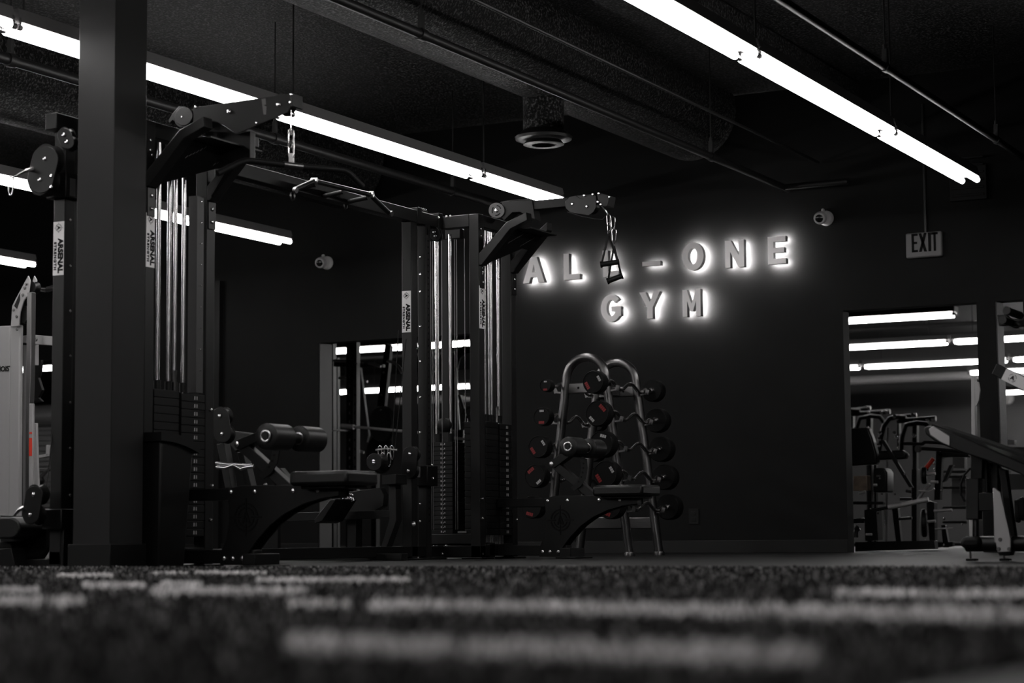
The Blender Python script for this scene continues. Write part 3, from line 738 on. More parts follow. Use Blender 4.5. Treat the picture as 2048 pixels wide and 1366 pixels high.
for x, y in ((868, 1093), (875, 1093), (893, 1092), (856, 1087), (856, 1099), (868, 1110), (885, 1108), (830, 1048), (828, 1110), (830, 994), (878, 436), (893, 434), (901, 433)): bolt(PY(x, y, 11.9), (0, -1, 0), None, .009)
# beam brackets and clips
for x, y in ((838, 421), (880, 438)):
    p = PX(x, y, BX1+.0); MB().box(BX0-.006, BX1+.006, p.y-.03, p.y+.03, MT-.09, MT+.02).build('beam_bracket', 'frame_char', cm, .002)
b = MB()
for k in range(6): p = PX(842+k*3, 418+k*2, BX1); b.tube([(BX1-.03, p.y, MT), (BX1-.03, p.y+.02, MT+.03), (BX1-.03, p.y+.05, MT)], .006, 6)
b.build('stored_clips', 'chrome', cm)
# multi grip chin-up bars on the beam
Xc = -6.73
g = [PX(x, y, Xc) for x, y in ((588, 380), (628, 362), (740, 389), (779, 427))]
b = MB(); b.tube(g, .016, 12); cb = b.build('chin_up_bar', 'frame_char', cm)
for p in (g[0], g[3]): MB().tube([p+Vector((0, -.0, 0)), p+Vector((.02, -.0, -.004))], .018, 12).build('grip_end', 'steel', cb)
for (x, y), dz in (((632, 372), 0), ((687, 387), 0), ((736, 398), 0)):
    p = PX(x, y, Xc); MB().tube([(Xc, p.y, p.z+.01), (BX1, p.y, p.z-.005)], .015, 12).build('neutral_grip', 'frame_char', cb)
for p in (g[1], g[2]): MB().tube([(p.x-.02, p.y, p.z), (p.x+.02, p.y+.01, p.z)], .02, 10).build('grip_collar', 'bolt', cb)
for x, y in ((585, 391), (691, 408)):
    p = PX(x, y, BX1-.02)
    b = MB(); b.tube([p+Vector((0, math.cos(a)*.022, math.sin(a)*.03)) for a in [k*math.pi/6 for k in range(12)]], .006, 6, closed=True); b.build('eye_ring', 'steel', cm)
# --- low row station beyond the beam, between the towers
YR = 11.3
slab('row_post', 'frame_char', [(777, 950), (790, 950), (793, 1040), (786, 1060), (768, 1108), (757, 1108), (778, 1040)], YR, .07)
slab('row_block', 'frame_black', [(764, 950), (792, 948), (792, 968), (764, 970)], YR-.06, .14)
slab('row_plate', 'frame_black', [(690, 985), (760, 975), (768, 990), (766, 1012), (735, 1030), (690, 1040)], YR+.1, .06)
slab('foot_board', 'frame_black', [(660, 1000), (672, 998), (644, 1042), (630, 1047), (628, 1040)], YR-.3, .25)
slab('row_rail', 'frame_black', [(560, 1026), (780, 1020), (780, 1036), (560, 1044)], YR, .08)
slab('row_post', 'frame_black', [(694, 1030), (712, 1030), (712, 1108), (694, 1108)], YR+.1, .08)
slab('base_rail', 'frame_black', [(552, 1109), (803, 1107), (803, 1121), (552, 1121)], YR-.2, .08)
slab('rear_seat_plate', 'frame_black', [(540, 1010), (556, 1030), (556, 1121), (520, 1121), (500, 1090)], 10.0, .03)
slab('rear_seat_arm', 'frame_char', [(433, 888), (448, 886), (463, 976), (450, 977)], 9.6, .06)
slab('rear_seat_arm', 'frame_char', [(474, 905), (486, 903), (503, 976), (491, 977)], 9.7, .06)
slab('rear_pad', 'vinyl', [(430, 858), (500, 866), (512, 880), (480, 900), (470, 905)], 9.9, .1, .01)
pulley_swivel(440, 832, 445, 868, 17, 9.55, .06)
slab('rear_seat_arm', 'frame_char', [(548, 938), (560, 936), (594, 976), (578, 978)], 8.95, .05)
for x, y in ((422, 820), (424, 972), (382, 1040), (421, 1040), (532, 970), (828, 1048)): bolt(PY(x, y, 8.9), (0, -1, 0), None, .011)
for pts in (((432, 926), (457, 929), (505, 931)), ((433, 934), (450, 936), (462, 932), (468, 930), (482, 938), (495, 934), (508, 933))):
    MB().tube([PY(x, y, 9.5) for x, y in pts], .010, 10).build('stored_bar', 'chrome', cm)
# heap of chain on the low row rail and cables
b = MB()
for k in range(26):
    px_ = 686+R_.random()*20; py_ = 984+R_.random()*16; p = PY(px_, py_, YR-.1); a = R_.random()*3.1
    b.tube([p+Vector((math.cos(t)*.014*math.cos(a), math.sin(a)*math.cos(t)*.014, math.sin(t)*.009)) for t in [j*math.pi/4 for j in range(8)]], .0028, 5, closed=True)
tag(b.build('chain', 'chrome'), 'small heap of shiny chain under the near seat pad tip', 'chain', kind='stuff')
def carabiner(b, p, s=1., ax=X_):
    p = Vector(p); b.tube([p+ax*(u*.017*s)+Z_*(v*.05*s) for u, v in ((0, 1), (.8, .8), (1, .4), (.8, -.6), (.2, -1), (-.5, -.9), (-.8, -.5), (-.9, .4), (-.7, .85))], .0042*s, 7, closed=True)
b = MB()
for k in range(5): carabiner(b, PY(760+k*6, 905+(k % 2)*14, 11.3), .9)
b.tube([PY(752, 900, 11.3), PY(772, 897, 11.3), PY(795, 900, 11.3)], .008, 6)
b.build('cable_clip', 'chrome', cm)
for pts in (((797, 660), (784, 900)), ((812, 678), (790, 900))):
    MB().tube([PY(x, y, 11.3) for x, y in pts], .0035, 6).build('cable', 'plastic_black', cm)
MB().tube([PX(112, 800, BX0), PY(92, 985, 8.0)], .003, 6).build('cable', 'plastic_black', cm)
b = MB(); p = PY(22, 372, 7.85); carabiner(b, p, 1.); b.tube([PY(26, 355, 7.85), PY(50, 342, 7.88), PY(64, 338, 7.93)], [.004, .008, .014], 8)
b.build('cable_clip', 'chrome', cm)
b = MB(); b.tube([PY(28, 1032, 7.9), PY(38, 1020, 7.9), PY(50, 1014, 7.9)], [.006, .01, .012], 8); b.build('cable_clip', 'chrome', cm)

# ================================================================ HANGING ATTACHMENTS
# wide lat bar on the near arm
YL = YA+.045
tp = PY(582, 212, YL)
lb = thing('lat_bar', 'long black bent pulldown bar hanging from the near arm', 'pulldown bar', PY(582, 326, YL))
D = Vector((.485, .875, 0))
c = PY(582, 327, YL)
def onbar(px_, py_):       # point on the vertical plane through the bar seen at this pixel
    n = Vector((D.y, -D.x, 0)); d = ray(px_, py_); return CAMP + d*((c-CAMP).dot(n)/d.dot(n))
b = MB(); b.tube([onbar(x, y) for x, y in ((435, 347), (478, 326), (490, 322), (500, 321.5), (565, 329), (600, 333), (672, 339), (688, 341), (698, 346), (726, 374))], .0165, 14); b.build('bar', 'rubber', lb)
b = MB(); b.tube([onbar(567, 329.5), onbar(604, 334)], .019, 14); b.build('collar', 'steel', lb)
b = MB(); p = onbar(583, 322); b.box(p.x-.012, p.x+.012, p.y-.008, p.y+.008, p.z-.01, p.z+.04); b.build('lug', 'steel', lb)
b = MB()
for q in ((582, 301), (582, 277)): carabiner(b, PY(q[0], q[1], YL), 1.05)
b.build('carabiner', 'chrome', lb)
b = MB(); b.tube([PY(582, 215, YL), PY(582, 262, YL)], .003, 6); b.tube([PY(582, 258, YL), PY(582, 270, YL)], .008, 8); b.build('cable_end', 'chrome', lb)

def handle(apex, g0, g1, Y, label):
    a, p, q = PY(*apex, Y), PY(*g0, Y-.02), PY(*g1, Y+.02)
    t = thing('grip_attachment', label, 'handle', (a.x, a.y, min(p.z, q.z)), 'handles hanging from the far arm')
    for e in (p, q):
        b = MB(); b.bar(a, e, .013, .004, (0, 1, 0)); b.build('strap', 'rubber', t)
    dd = (q-p).normalized()
    b = MB(); b.tube([p, q], .018, 14); b.build('grip', 'frame_char', t)
    for e in (p-dd*.008, q-dd*.004): MB().lathe(e, dd, [(0, .012), (.0, .022), (.012, .022)], 14).build('grip_cap', 'rubber', t)
    return t
h1 = handle((1217, 468), (1203, 529), (1236, 524), YB-.02, 'black single cable handle hanging level, upper of the two by the letters')
h2 = handle((1228, 492), (1216, 562), (1243, 552), YB+.05, 'black single cable handle hanging lower and tilted in front of an L')
b = MB()
for q, s in (((1217, 440), .8), ((1218, 455), .7)): carabiner(b, PY(*q, YB-.02), s)
for k in range(4): b.tube([PY(1216+.5*math.cos(a), 460+k*3+2*math.sin(a), YB-.02) for a in (0, 1.57, 3.14, 4.71)], .003, 5, closed=True)
b.build('carabiner', 'chrome', h1)
b = MB()
for q, s in (((1226, 446), .9), ((1228, 472), 1.0)): carabiner(b, PY(*q, YB+.05), s)
b.tube([PY(1202, 412, YB), PY(1210, 420, YB), PY(1217, 430, YB+.02)], .008, 8)
b.build('carabiner', 'chrome', h2)

# ================================================================ TRASH CAN
t = thing('trash_can', 'slim black plastic waste bin with a flared lid beside the column', 'trash can', (-6.49, 8.38, 0))
b = MB(); b.taper((-6.55, -6.41, 8.262, 8.47), (-6.57, -6.39, 8.245, 8.52), .0, .655); b.build('bin_body', 'plastic_black', t, .012)
b = MB(); n = 8
for k in range(n):
    ya, yb = 8.225+.325*k/n, 8.225+.325*(k+1)/n
    za, zb_ = [.688-.055*((v-8.24)/.31)**2 for v in (ya, yb)]
    b._new([(-6.588, ya, za-.045), (-6.375, ya, za-.045), (-6.375, ya, za), (-6.588, ya, za), (-6.588, yb, zb_-.045), (-6.375, yb, zb_-.045), (-6.375, yb, zb_), (-6.588, yb, zb_)],
           [(3, 2, 1, 0), (4, 5, 6, 7), (0, 1, 5, 4), (1, 2, 6, 5), (2, 3, 7, 6), (3, 0, 4, 7)])
b.build('lid_rim', 'plastic_black', t)
b = MB(); b.box(-6.56, -6.40, 8.25, 8.5, .62, .66); b.build('lid_panel', 'plastic_black', t)

# ================================================================ BARBELL RACK
F1, F2, RC = 13.45, 13.98, -6.515
rk = thing('barbell_rack', 'silver tubular A-frame barbell rack with two arches against the black wall', 'barbell rack', (RC, 13.7, 0))
for yf in (F1, F2):
    pts = [(RC-.335, yf, 0)]+[(RC-.162*math.cos(a), yf, 1.30+.165*math.sin(a)) for a in [math.pi*k/16 for k in range(17)]]+[(RC+.335, yf, 0)]
    b = MB(); b.tube(pts, .033, 18); b.build('arch_frame', 'steel', rk)
    for s in (-1, 1): MB().lathe((RC+s*.335, yf, 0), (0, 0, 1), [(0, .04), (.02, .04), (.03, .036)], 18).build('foot_cap', 'steel', rk)
    MB().box(RC-.17, RC+.17, yf-.012, yf+.03, 1.20, 1.275).build('top_bar', 'steel', rk, .006)
    MB().box(RC-.28, RC+.28, yf-.012, yf+.03, .20, .285).build('lower_bar', 'steel', rk, .006)
    for x in (-.06, .06): MB().lathe((RC+x, yf-.012, 1.24), (0, -1, 0), [(0, .009), (.002, .009)], 12).build('bolt_hole', 'ink', rk)
MB().box(RC-.03, RC+.03, F1+.03, F2-.012, .21, .27).build('spine_bar', 'steel', rk, .005)
MB().box(RC-.03, RC+.03, F1+.03, F2-.012, 1.205, 1.265).build('spine_bar', 'steel', rk, .005)
ZT = [1.25, 1.022, .802, .588, .362]
legx = lambda z: .162+.173*(1.30-z)/1.30
for z in ZT:
    for s in (-1, 1):
        for yf in (F1, F2):
            x = RC+s*legx(z); b = MB(); b.bar((x, yf, z-.045), (x+s*.085, yf, z-.035), .03, .012); b.bar((x+s*.08, yf, z-.04), (x+s*.09, yf, z-.005), .03, .01, (0, 1, 0)); b.build('bar_hook', 'steel', rk)
def barbell(x, z, yn, yf, r, lab, ang):
    t = thing('curl_barbell', lab, 'barbell', (x, (yn+yf)/2, z), 'curl barbells on the silver rack')
    L = yf-yn; n = 24
    pts = []
    for k in range(n+1):
        u = k/n; amp = .028*(1 if .16 < u < .84 else 0); pts.append((x, yn+u*L, z+amp*math.sin((u-.16)/.68*math.pi*4)))
    b = MB(); b.tube(pts, .013, 10); b.build('bar', 'chrome', t)
    for yc, s in ((yn, -1), (yf, 1)):
        th = .05+r*.55
        y0 = yc-s*th*.5
        h = MB().lathe((x, y0, z), (0, s, 0), [(0, .03), (.0, r*.93), (.010, r), (th-.012, r), (th-.002, r*.95), (th, r*.93), (th-.004, r*.90), (th-.004, r*.3)], 36).build('head', 'rubber', t)
        MB().lathe((x, y0-s*.02, z), (0, s, 0), [(0, .018), (.02, .026)], 16).build('collar', 'chrome', h)
        if s < 0:
            yp = y0-th+.0035
            for a, mt, wd in ((ang, 'mark_white', .26), (ang+math.pi, 'red', .34)):
                cx_, cz_ = x+math.cos(a)*r*.62, z+math.sin(a)*r*.62; tn = Vector((-math.sin(a), 0, math.cos(a))); rn = Vector((math.cos(a), 0, math.sin(a)))
                b = MB()
                for i in range(3 if mt == 'mark_white' else 4):
                    nn = 3 if mt == 'mark_white' else 4
                    u0 = (-.5+i/nn)*2*wd*r; u1 = u0+2*wd*r/nn*.82; cc = Vector((cx_, yp, cz_)); hh = r*.11 if mt == 'mark_white' else r*.14
                    b.ext([cc+tn*u0-rn*hh, cc+tn*u1-rn*hh, cc+tn*u1+rn*hh, cc+tn*u0+rn*hh], (0, -.001, 0))
                b.build('head_mark', mt, h)
    return t
ra = [.047, .068, .082, .086, .084]; rb = [.084, .093, .096, .096, .096]
tier = ['top', 'second', 'third', 'fourth', 'lowest']
aa = [1.57, 1.57, .6, -.9, 1.3]; ab = [.5, 3.9, 1.3, .55, 1.2]
for i, z in enumerate(ZT):
    xa = RC-legx(z)-.052; xb = RC+legx(z)+.052
    barbell(xa, z, 13.25, 14.18, ra[i], 'zigzag curl barbell with black heads on the left side of the rack, %s tier' % tier[i], aa[i])
    barbell(xb, z, 13.15, 14.18, rb[i], 'zigzag curl barbell with black heads on the right side of the rack, %s tier' % tier[i], ab[i])

# ================================================================ WHITE MACHINE AT THE LEFT
YH = 11.7
hm = thing('pulldown_machine', 'white and grey cable pulldown machine at the far left edge', 'gym machine', PY(40, 1118, YH))
def hs(name, m, pts, Y=YH, th=.08, bev=.004, par=None): return MB().ext([PY(x, y, Y) for x, y in pts], (0, th, 0)).build(name, m, par or hm, bev)
hs('shroud', 'white_paint', [(-60, 654), (20, 651), (20, 1118), (-60, 1120)], YH, .04, .01)
sh = hs('shroud', 'white_paint', [(20, 651), (40, 649), (38, 900), (37, 1062), (16, 1062)], YH-.02, .04, .01)
text_mesh('HOIST', .055, PY(9, 738, YH-.004)+Vector((0, 0, 0)), X_, Z_, 'lettering', 'ink', hm, bold=.001)
b = MB(); cc_ = PY(9, 738, YH-.003); b.tube([cc_+Vector((.105*math.cos(a), 0, .04*math.sin(a))) for a in [-.9+k*.3 for k in range(7)]], .002, 5); b.build('lettering_ring', 'ink', hm)
hs('upright', 'steel', [(54, 585), (63, 584), (61, 760), (57, 860), (56, 1050), (50, 1050), (51, 860), (52, 760)], YH-.12, .05, .003)
hs('head_plate', 'white_paint', [(56, 551), (60, 560), (57, 590), (48, 600), (40, 625), (38, 652), (21, 654), (24, 612), (30, 600)], YH-.06, .012)
hs('head_plate', 'white_paint', [(68, 551), (73, 560), (70, 590), (60, 600), (57, 590)], YH+.05, .012)
hs('head_slot', 'plate_black', [(40, 585), (40, 600), (34, 618), (28, 612)], YH-.062, .002, 0)
for x, y in ((52, 568), (49, 576), (45, 590), (27, 620), (33, 633), (34, 659)): MB().lathe(PY(x, y, YH-.066), (0, -1, 0), [(0, .012), (.006, .009)], 10).build('bolt', 'steel', hm)
MB().lathe(PY(43, 628, YH-.03), (0, 1, 0), [(0, .07), (.02, .06), (.04, .06), (.06, .07)], 24).build('pulley_wheel', 'plastic_black', hm)
MB().lathe(PY(61, 575, YH-.03), (0, 1, 0), [(0, .05), (.02, .042), (.04, .042), (.06, .05)], 24).build('pulley_wheel', 'plastic_black', hm)
hs('cross_arm', 'white_paint', [(42, 672), (62, 669), (118, 674), (118, 692), (62, 688), (42, 685)], YH+.06, .06)
MB().lathe(PY(72, 679, YH+.06), (0, -1, 0), [(0, .016), (.008, .012)], 12).build('bolt', 'steel', hm)
hs('rear_upright', 'white_paint', [(46, 690), (53, 690), (52, 1010), (45, 1010)], YH+.1, .02)
hs('rear_upright', 'white_paint', [(62, 688), (69, 688), (69, 730), (62, 730)], YH+.12, .05)
b = MB(); b.tube([PY(x, y, YH+.1) for x, y in ((68, 576), (90, 580), (122, 573))], .018, 12); b.build('pulldown_bar', 'chrome', hm)
b = MB(); b.tube([PY(x, y, YH+.1) for x, y in ((95, 579), (124, 572))], .023, 12); b.build('bar_grip', 'steel', hm)
lbp = hs('weight_label', 'white_paint', [(58, 807), (66, 807), (65, 1020), (57, 1020)], YH-.14, .02)
rl = hs('warning_label', 'red_bright', [(58, 876), (64, 876), (64, 912), (58, 912)], YH-.142, .001, 0)
rl = hs('warning_label', 'red_bright', [(58.5, 864), (64, 864), (64, 868), (58.5, 868)], YH-.142, .001, 0)
hs('guard_rail', 'white_paint', [(65, 846), (73, 846), (75, 930), (78, 1010), (66, 1010)], YH+.1, .02)
hs('guard_rail', 'white_paint', [(26, 640), (30, 640), (30, 1060), (24, 1060)], YH+.1, .03)
# storage hooks behind it (black serrated rack)
hs('catch_plate', 'plate_black', [(62, 720), (82, 720), (80, 745), (76, 755), (84, 780), (76, 795), (84, 803), (60, 806)], YH+.25, .03)
hs('foot_rail', 'white_paint', [(8, 1098), (28, 1097), (25, 1119), (8, 1120)], YH-.02, .06)
# a second pale machine further behind
wm = thing('leg_machine', 'pale grey machine with chrome lever beyond the white pulldown machine', 'gym machine', PY(95, 1118, 13.6))
def ws(name, m, pts, Y=13.6, th=.06, bev=.004): return MB().ext([PY(x, y, Y) for x, y in pts], (0, th, 0)).build(name, m, wm, bev)
ws('upright', 'white_paint', [(103, 905), (112, 905), (112, 988), (100, 988)])
ws('upright', 'white_paint', [(92, 890), (98, 890), (98, 912), (91, 912)]); ws('upright', 'white_paint', [(103, 891), (109, 891), (109, 912), (102, 912)])
ws('arm_rail', 'white_paint', [(75, 911), (112, 904), (112, 910), (75, 917)])
ws('arm_rail', 'grey_paint', [(73, 936), (98, 938), (98, 944), (73, 942)])
b = MB(); b.tube([PY(76, 960, 13.5), PY(97, 940, 13.5), PY(114, 938, 13.5)], .016, 10); b.build('lever', 'chrome', wm)
b = MB(); b.lathe(PY(75, 961, 13.47), (0, 1, 0), [(0, .02), (.02, .035), (.05, .035), (.07, .02)], 16); b.build('lever_knob', 'plastic_black', wm)
ws('base_plate', 'white_paint', [(88, 1102), (112, 1100), (112, 1118), (86, 1120)])
ws('seat_base', 'grey_paint', [(93, 985), (112, 985), (112, 990), (93, 990)])
b = MB(); b.tube([PY(x, y, 13.5) for x, y in ((98, 1118), (103, 1112), (100, 1102), (107, 1102), (104, 1112), (108, 1118))], .004, 6); b.build('spring', 'steel', wm)
# rail bar near the left doorway floor
b = MB(); b.tube([PY(x, y, 12.6) for x, y in ((550, 1099), (565, 1100), (580, 1103), (590, 1108), (597, 1108))], .012, 10)
b.tube([PY(x, y, 12.6) for x, y in ((550, 1101), (551, 1103), (560, 1104))], .008, 8)
tag(b.build('floor_bar', 'steel'), 'thin bent steel bar lying behind the cable machine', 'bar')

# ================================================================ FOREGROUND MACHINE AT THE RIGHT
YF = 10.4
lm = thing('footplate_machine', 'black and silver machine with a tilted ribbed footplate at the right edge', 'gym machine', PY(1980, 1120, YF))
def fs(name, m, pts, Y=YF, th=.06, bev=.004, par=None): return MB().ext([PY(x, y, Y) for x, y in pts], (0, th, 0)).build(name, m, par or lm, bev)
# base tube with rounded end, feet
b = MB(); z = PY(1941, 1088, YF).z; xa = PY(1930, 1088, YF).x
b.tube([(xa-.012, YF+.03, z), (xa, YF+.03, z), (xa+1.0, YF+.03, z)], [.024, .04, .04], 20); b.build('base_tube', 'frame_black', lm)
fs('base_end', 'rubber', oval(1931, 1085, 1950, 1085, 12, YF), YF-.03, .12, .02)
for x, lab in ((1941, 0), (2008, 0)):
    fo = fs('foot_pad', 'rubber', [(x-10, 1117), (x+10, 1117), (x+10, 1122), (x-10, 1122)], YF, .06)
    c = PY(x, 1117, YF+.03); b = MB(); b.tube([c, c+Vector((0, 0, .05))], .006, 8); b.build('foot_screw', 'steel', fo)
fs('foot_bracket', 'frame_black', [(1994, 1100), (2024, 1100), (2020, 1111), (1998, 1111)], YF-.01, .08)
# telescopic post
fs('inner_post', 'aluminium', [(1938, 1035), (1946, 1035), (1946, 1082), (1938, 1082)], YF+.01, .05)
fs('inner_post', 'steel', [(1947, 1035), (1953, 1035), (1953, 1082), (1947, 1082)], YF+.03, .05)
fs('outer_post', 'frame_char', [(1931, 957), (1957, 957), (1957, 1039), (1932, 1039)], YF, .08)
fs('upper_post', 'frame_black', [(1941, 905), (1966, 915), (1964, 958), (1941, 958)], YF+.02, .06)
fs('upper_post', 'frame_char', [(1975, 925), (1996, 925), (1996, 985), (1975, 985)], YF+.1, .06)
fs('link_block', 'frame_black', [(1957, 985), (1986, 985), (1988, 1022), (1957, 1022)], YF+.0, .08)
fs('strut', 'frame_black', [(1996, 935), (2012, 940), (2033, 1088), (2020, 1088)], YF+.08, .05)
fs('strut', 'frame_char', [(1968, 920), (1973, 920), (1976, 985), (1970, 985)], YF+.05, .04)
sp = fs('side_plate', 'aluminium', [(1985, 976), (1989, 976), (2001, 984), (2022, 1078), (2022, 1104), (1995, 1105), (1991, 1085), (1988, 1085), (1987, 1020)], YF-.04, .012)
for x, y in ((1997, 1098), (2018, 1098), (2000, 1079)): MB().lathe(PY(x, y, YF-.04), (0, -1, 0), [(0, .011), (.006, .009)], 12).build('bolt', 'steel', sp)
# tilted ribbed footplate: seen from below its left end, thickness toward the viewer
fp = [PY(x, y, YF) for x, y in ((1858, 857), (1867, 853), (1905, 862), (2075, 935), (2085, 975), (2048, 948), (1990, 925), (1930, 905), (1880, 884), (1862, 870))]
b = MB(); b.ext([Vector(p)+Vector((0, -.10, 0)) for p in fp], (0, .34, 0)); ft = b.build('footplate', 'frame_char', lm, .008)
top0, top1 = PY(1872, 853, YF), PY(2080, 925, YF)
b = MB()
for k in range(6):
    yk = YF-.07+k*.055; b.bar((top0.x, yk, top0.z+.004), (top1.x, yk, top1.z+.012), .012, .014)
b.build('footplate_rib', 'plate_black', ft)
edge = [PY(x, y, YF-.105) for x, y in ((1857, 858), (1866, 852), (1900, 872), (1900, 893), (1880, 884), (1860, 870))]
b = MB(); b.ext(edge, (0, .012, 0)); b.build('footplate_edge', 'aluminium', ft, .004)
b = MB(); b.tube([PY(x, y, YF-.02) for x, y in ((1941, 936), (1928, 950), (1921, 970), (1922, 990), (1930, 1003))], .006, 8); b.build('hose', 'rubber', lm)
# arm with the label, and handle pads, joined beyond the frame
arm = fs('label_arm', 'frame_black', [(1993, 727), (2100, 778), (2092, 807), (1983, 748)], YF, .06)
d0, d1 = PY(2006, 747, YF-.001), PY(2105, 795, YF-.001)
rd = Vector((d1.x-d0.x, 0, d1.z-d0.z)).normalized(); ud = Vector((-rd.z, 0, rd.x))
cc_ = d0+rd*.19
LW, LHh = .062, .37
pl = MB().ext([cc_-rd*LHh/2-ud*LW/2, cc_+rd*LHh/2-ud*LW/2, cc_+rd*LHh/2+ud*LW/2, cc_-rd*LHh/2+ud*LW/2], (0, -.002, 0)).build('label_plate', 'sticker', arm)
pl['label'] = 'pale maker label'
e = cc_+Vector((0, -.0025, 0))
text_mesh('ARSENAL', .045, e+rd*.055+ud*.010, rd, ud, 'lettering', 'ink', pl, bold=.0016, squeeze=1.25)
text_mesh('STRENGTH', .020, e+rd*.055-ud*.020, rd, ud, 'lettering', 'ink', pl, bold=.0008, squeeze=1.5, space=1.2)
text_mesh('A', .03, e-rd*.135, rd, ud, 'emblem_letter', 'ink', pl, bold=.001)
b = MB()
for k in range(4): b.ring(e-rd*.135, .019, .021, .001, rd, ud, k*math.pi/2+.25, k*math.pi/2+1.32, 6)
b.build('emblem', 'ink', pl)
fs('handle_bracket', 'frame_black', [(1993, 629), (2012, 629), (2030, 645), (2100, 620), (2100, 655), (1997, 651)], YF, .05)
for (x, y), (x2_, y2_) in (((2013, 621), (2060, 650)), ((2005, 640), (2055, 665))):
    p, q = PY(x, y, YF-.16), PY(x, y, YF+.12)
    q = Vector((q.x+.02, q.y, p.z)); q.x = p.x
    h = MB().tube([p, q], .020, 18).build('handle_roller', 'vinyl', lm)
fs('upright', 'frame_black', [(2068, 600), (2100, 600), (2100, 1100), (2068, 1100)], YF+.0, .08)

# dark mat at the near right corner
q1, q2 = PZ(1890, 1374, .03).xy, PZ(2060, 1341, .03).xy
t = thing('rubber_mat', 'grey rubber mat with painted border at the near bottom right corner', 'mat', (.2, 1.6, .012))
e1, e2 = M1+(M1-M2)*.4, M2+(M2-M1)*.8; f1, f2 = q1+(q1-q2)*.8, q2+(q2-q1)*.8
MB().ext([(e1.x, e1.y, .012), (e2.x, e2.y, .012), (f2.x, f2.y, .012), (f1.x, f1.y, .012)], (0, 0, .017)).build('shadow', 'turf_base', t, .004)  # dark strip put in for the shadowed gap beyond the mat
MB().ext([(f1.x, f1.y, .012), (f2.x, f2.y, .012), (f2.x+.5, f2.y-.6, .012), (f1.x+.5, f1.y-.6, .012)], (0, 0, .018)).build('mat_surface', 'floor_rubber', t)

# ================================================================ FAR ROOM EQUIPMENT
def plane_part(t, name, m, pts, Y, th=.06, bev=.003):
    return MB().ext([PY(x, y, Y) for x, y in pts], (0, th, 0)).build(name, m, t, bev)
def tube_part(t, name, m, pts, Y, r, n=10):
    return MB().tube([PY(x, y, Y) for x, y in pts], r, n).build(name, m, t)
def at_floor(px, Y): p = PY(px, 1100, Y); p.z = 0; return p
def rect(x0, x1, y0, y1): return [(x0, y0), (x1, y0), (x1, y1), (x0, y1)]
# power rack in the left doorway
Y = 17.4
t = thing('power_rack', 'black and grey power rack standing just inside the left doorway', 'rack', at_floor(700, Y))
base = 1106
for x0_, x1_, m_ in ((692, 706, 'frame_black'), (706.5, 713, 'grey_paint')):
    u = plane_part(t, 'upright', m_, rect(x0_, x1_, 683, base), Y, .07)
    b = MB()
    for k in range(22):
        p = PY((x0_+x1_)/2, 700+k*18, Y); b.box(p.x-.008, p.x+.008, Y-.001, Y, p.z-.014, p.z+.014)
    b.build('hole_row', 'foam_grey' if m_ == 'frame_black' else 'ink', u)
u = plane_part(t, 'upright', 'frame_black', [(656, 683), (666, 683), (667, base), (657, base)], Y+1.0, .07)
u = plane_part(t, 'upright', 'grey_paint', rect(669, 675, 715, base), Y+1.1, .05)
plane_part(t, 'crossmember', 'grey_paint', [(667, 722), (766, 728), (766, 735), (667, 733)], Y+.5, .05)
plane_part(t, 'base_rail', 'frame_black', rect(655, 800, 1097, 1107), Y+.1, .08)
plane_part(t, 'storage_arm', 'grey_paint', [(712, 735), (720, 735), (737, 870), (733, 885), (728, 880)], Y+.2, .04)
for pts in (((668, 721), (694, 722)), ((736, 726), (762, 733)), ((678, 756), (735, 763)), ((706, 898), (728, 905))): tube_part(t, 'peg', 'satin', pts, Y+.3, .014)
tube_part(t, 'chin_arc', 'satin', ((775, 722), (790, 726), (799, 735), (804, 746)), Y+.4, .016)
for x, y in ((712, 727), (726, 727), (686, 798), (762, 820)): MB().lathe(PY(x, y, Y-.01), (0, -1, 0), [(0, .014), (.01, .01)], 8).build('bolt', 'bolt', t)
for q in ((699, 858), (660, 858)): p = PY(*q, 17.4); MB().box(p.x-.03, p.x+.03, 17.05, 17.4, p.z-.03, p.z-.015).build('bar_hook', 'frame_black', t)
t = thing('barbell', 'straight chrome barbell racked across the left doorway', 'barbell', PY(740, 856, 17.1))
tube_part(t, 'bar', 'satin', ((688, 852), (850, 866)), 17.1, .014); tube_part(t, 'sleeve', 'satin', ((683, 851.5), (708, 854)), 17.1, .024)
t = thing('incline_machine', 'black sloping-framed machine behind the barbell in the left doorway', 'gym machine', at_floor(750, 18.6))
plane_part(t, 'sloping_post', 'frame_black', [(770, 686), (777, 690), (752, 930), (738, 930)], 18.6, .08)
plane_part(t, 'sloping_post', 'grey_paint', [(778, 690), (781, 692), (757, 930), (753, 930)], 18.62, .06)
plane_part(t, 'post', 'frame_black', rect(742, 752, 925, 1104), 18.6, .08)
plane_part(t, 'base', 'frame_black', rect(715, 800, 1096, 1104), 18.6, .3)
for x, y in ((767, 745), (762, 790), (757, 822), (748, 850)): MB().lathe(PY(x, y, 18.58), (0, -1, 0), [(0, .016), (.01, .012)], 8).build('bolt', 'bolt', t)
for i, (x, y, r) in enumerate(((762, 848, .19), (757, 908, .21))):
    c = PY(x, y, 18.2+.28*i)
    t = thing('bumper_plate', ['upper black bumper plate on the sloping machine in the left doorway', 'lower black bumper plate on the sloping machine in the left doorway'][i], 'weight plate', c, 'bumper plates in the left doorway')
    MB().lathe(c, (.35, 1, 0), [(0, .03), (0, r*.9), (.01, r), (.045, r), (.055, r*.9), (.055, .03)], 36).build('disc', 'rubber', t)
    MB().lathe(c+Vector((-.002, -.008, 0)), (.35, 1, 0), [(0, r*.93), (-.004, r*.96), (.012, r*1.005), (.012, r)], 36).build('rim', 'grey_paint', t)
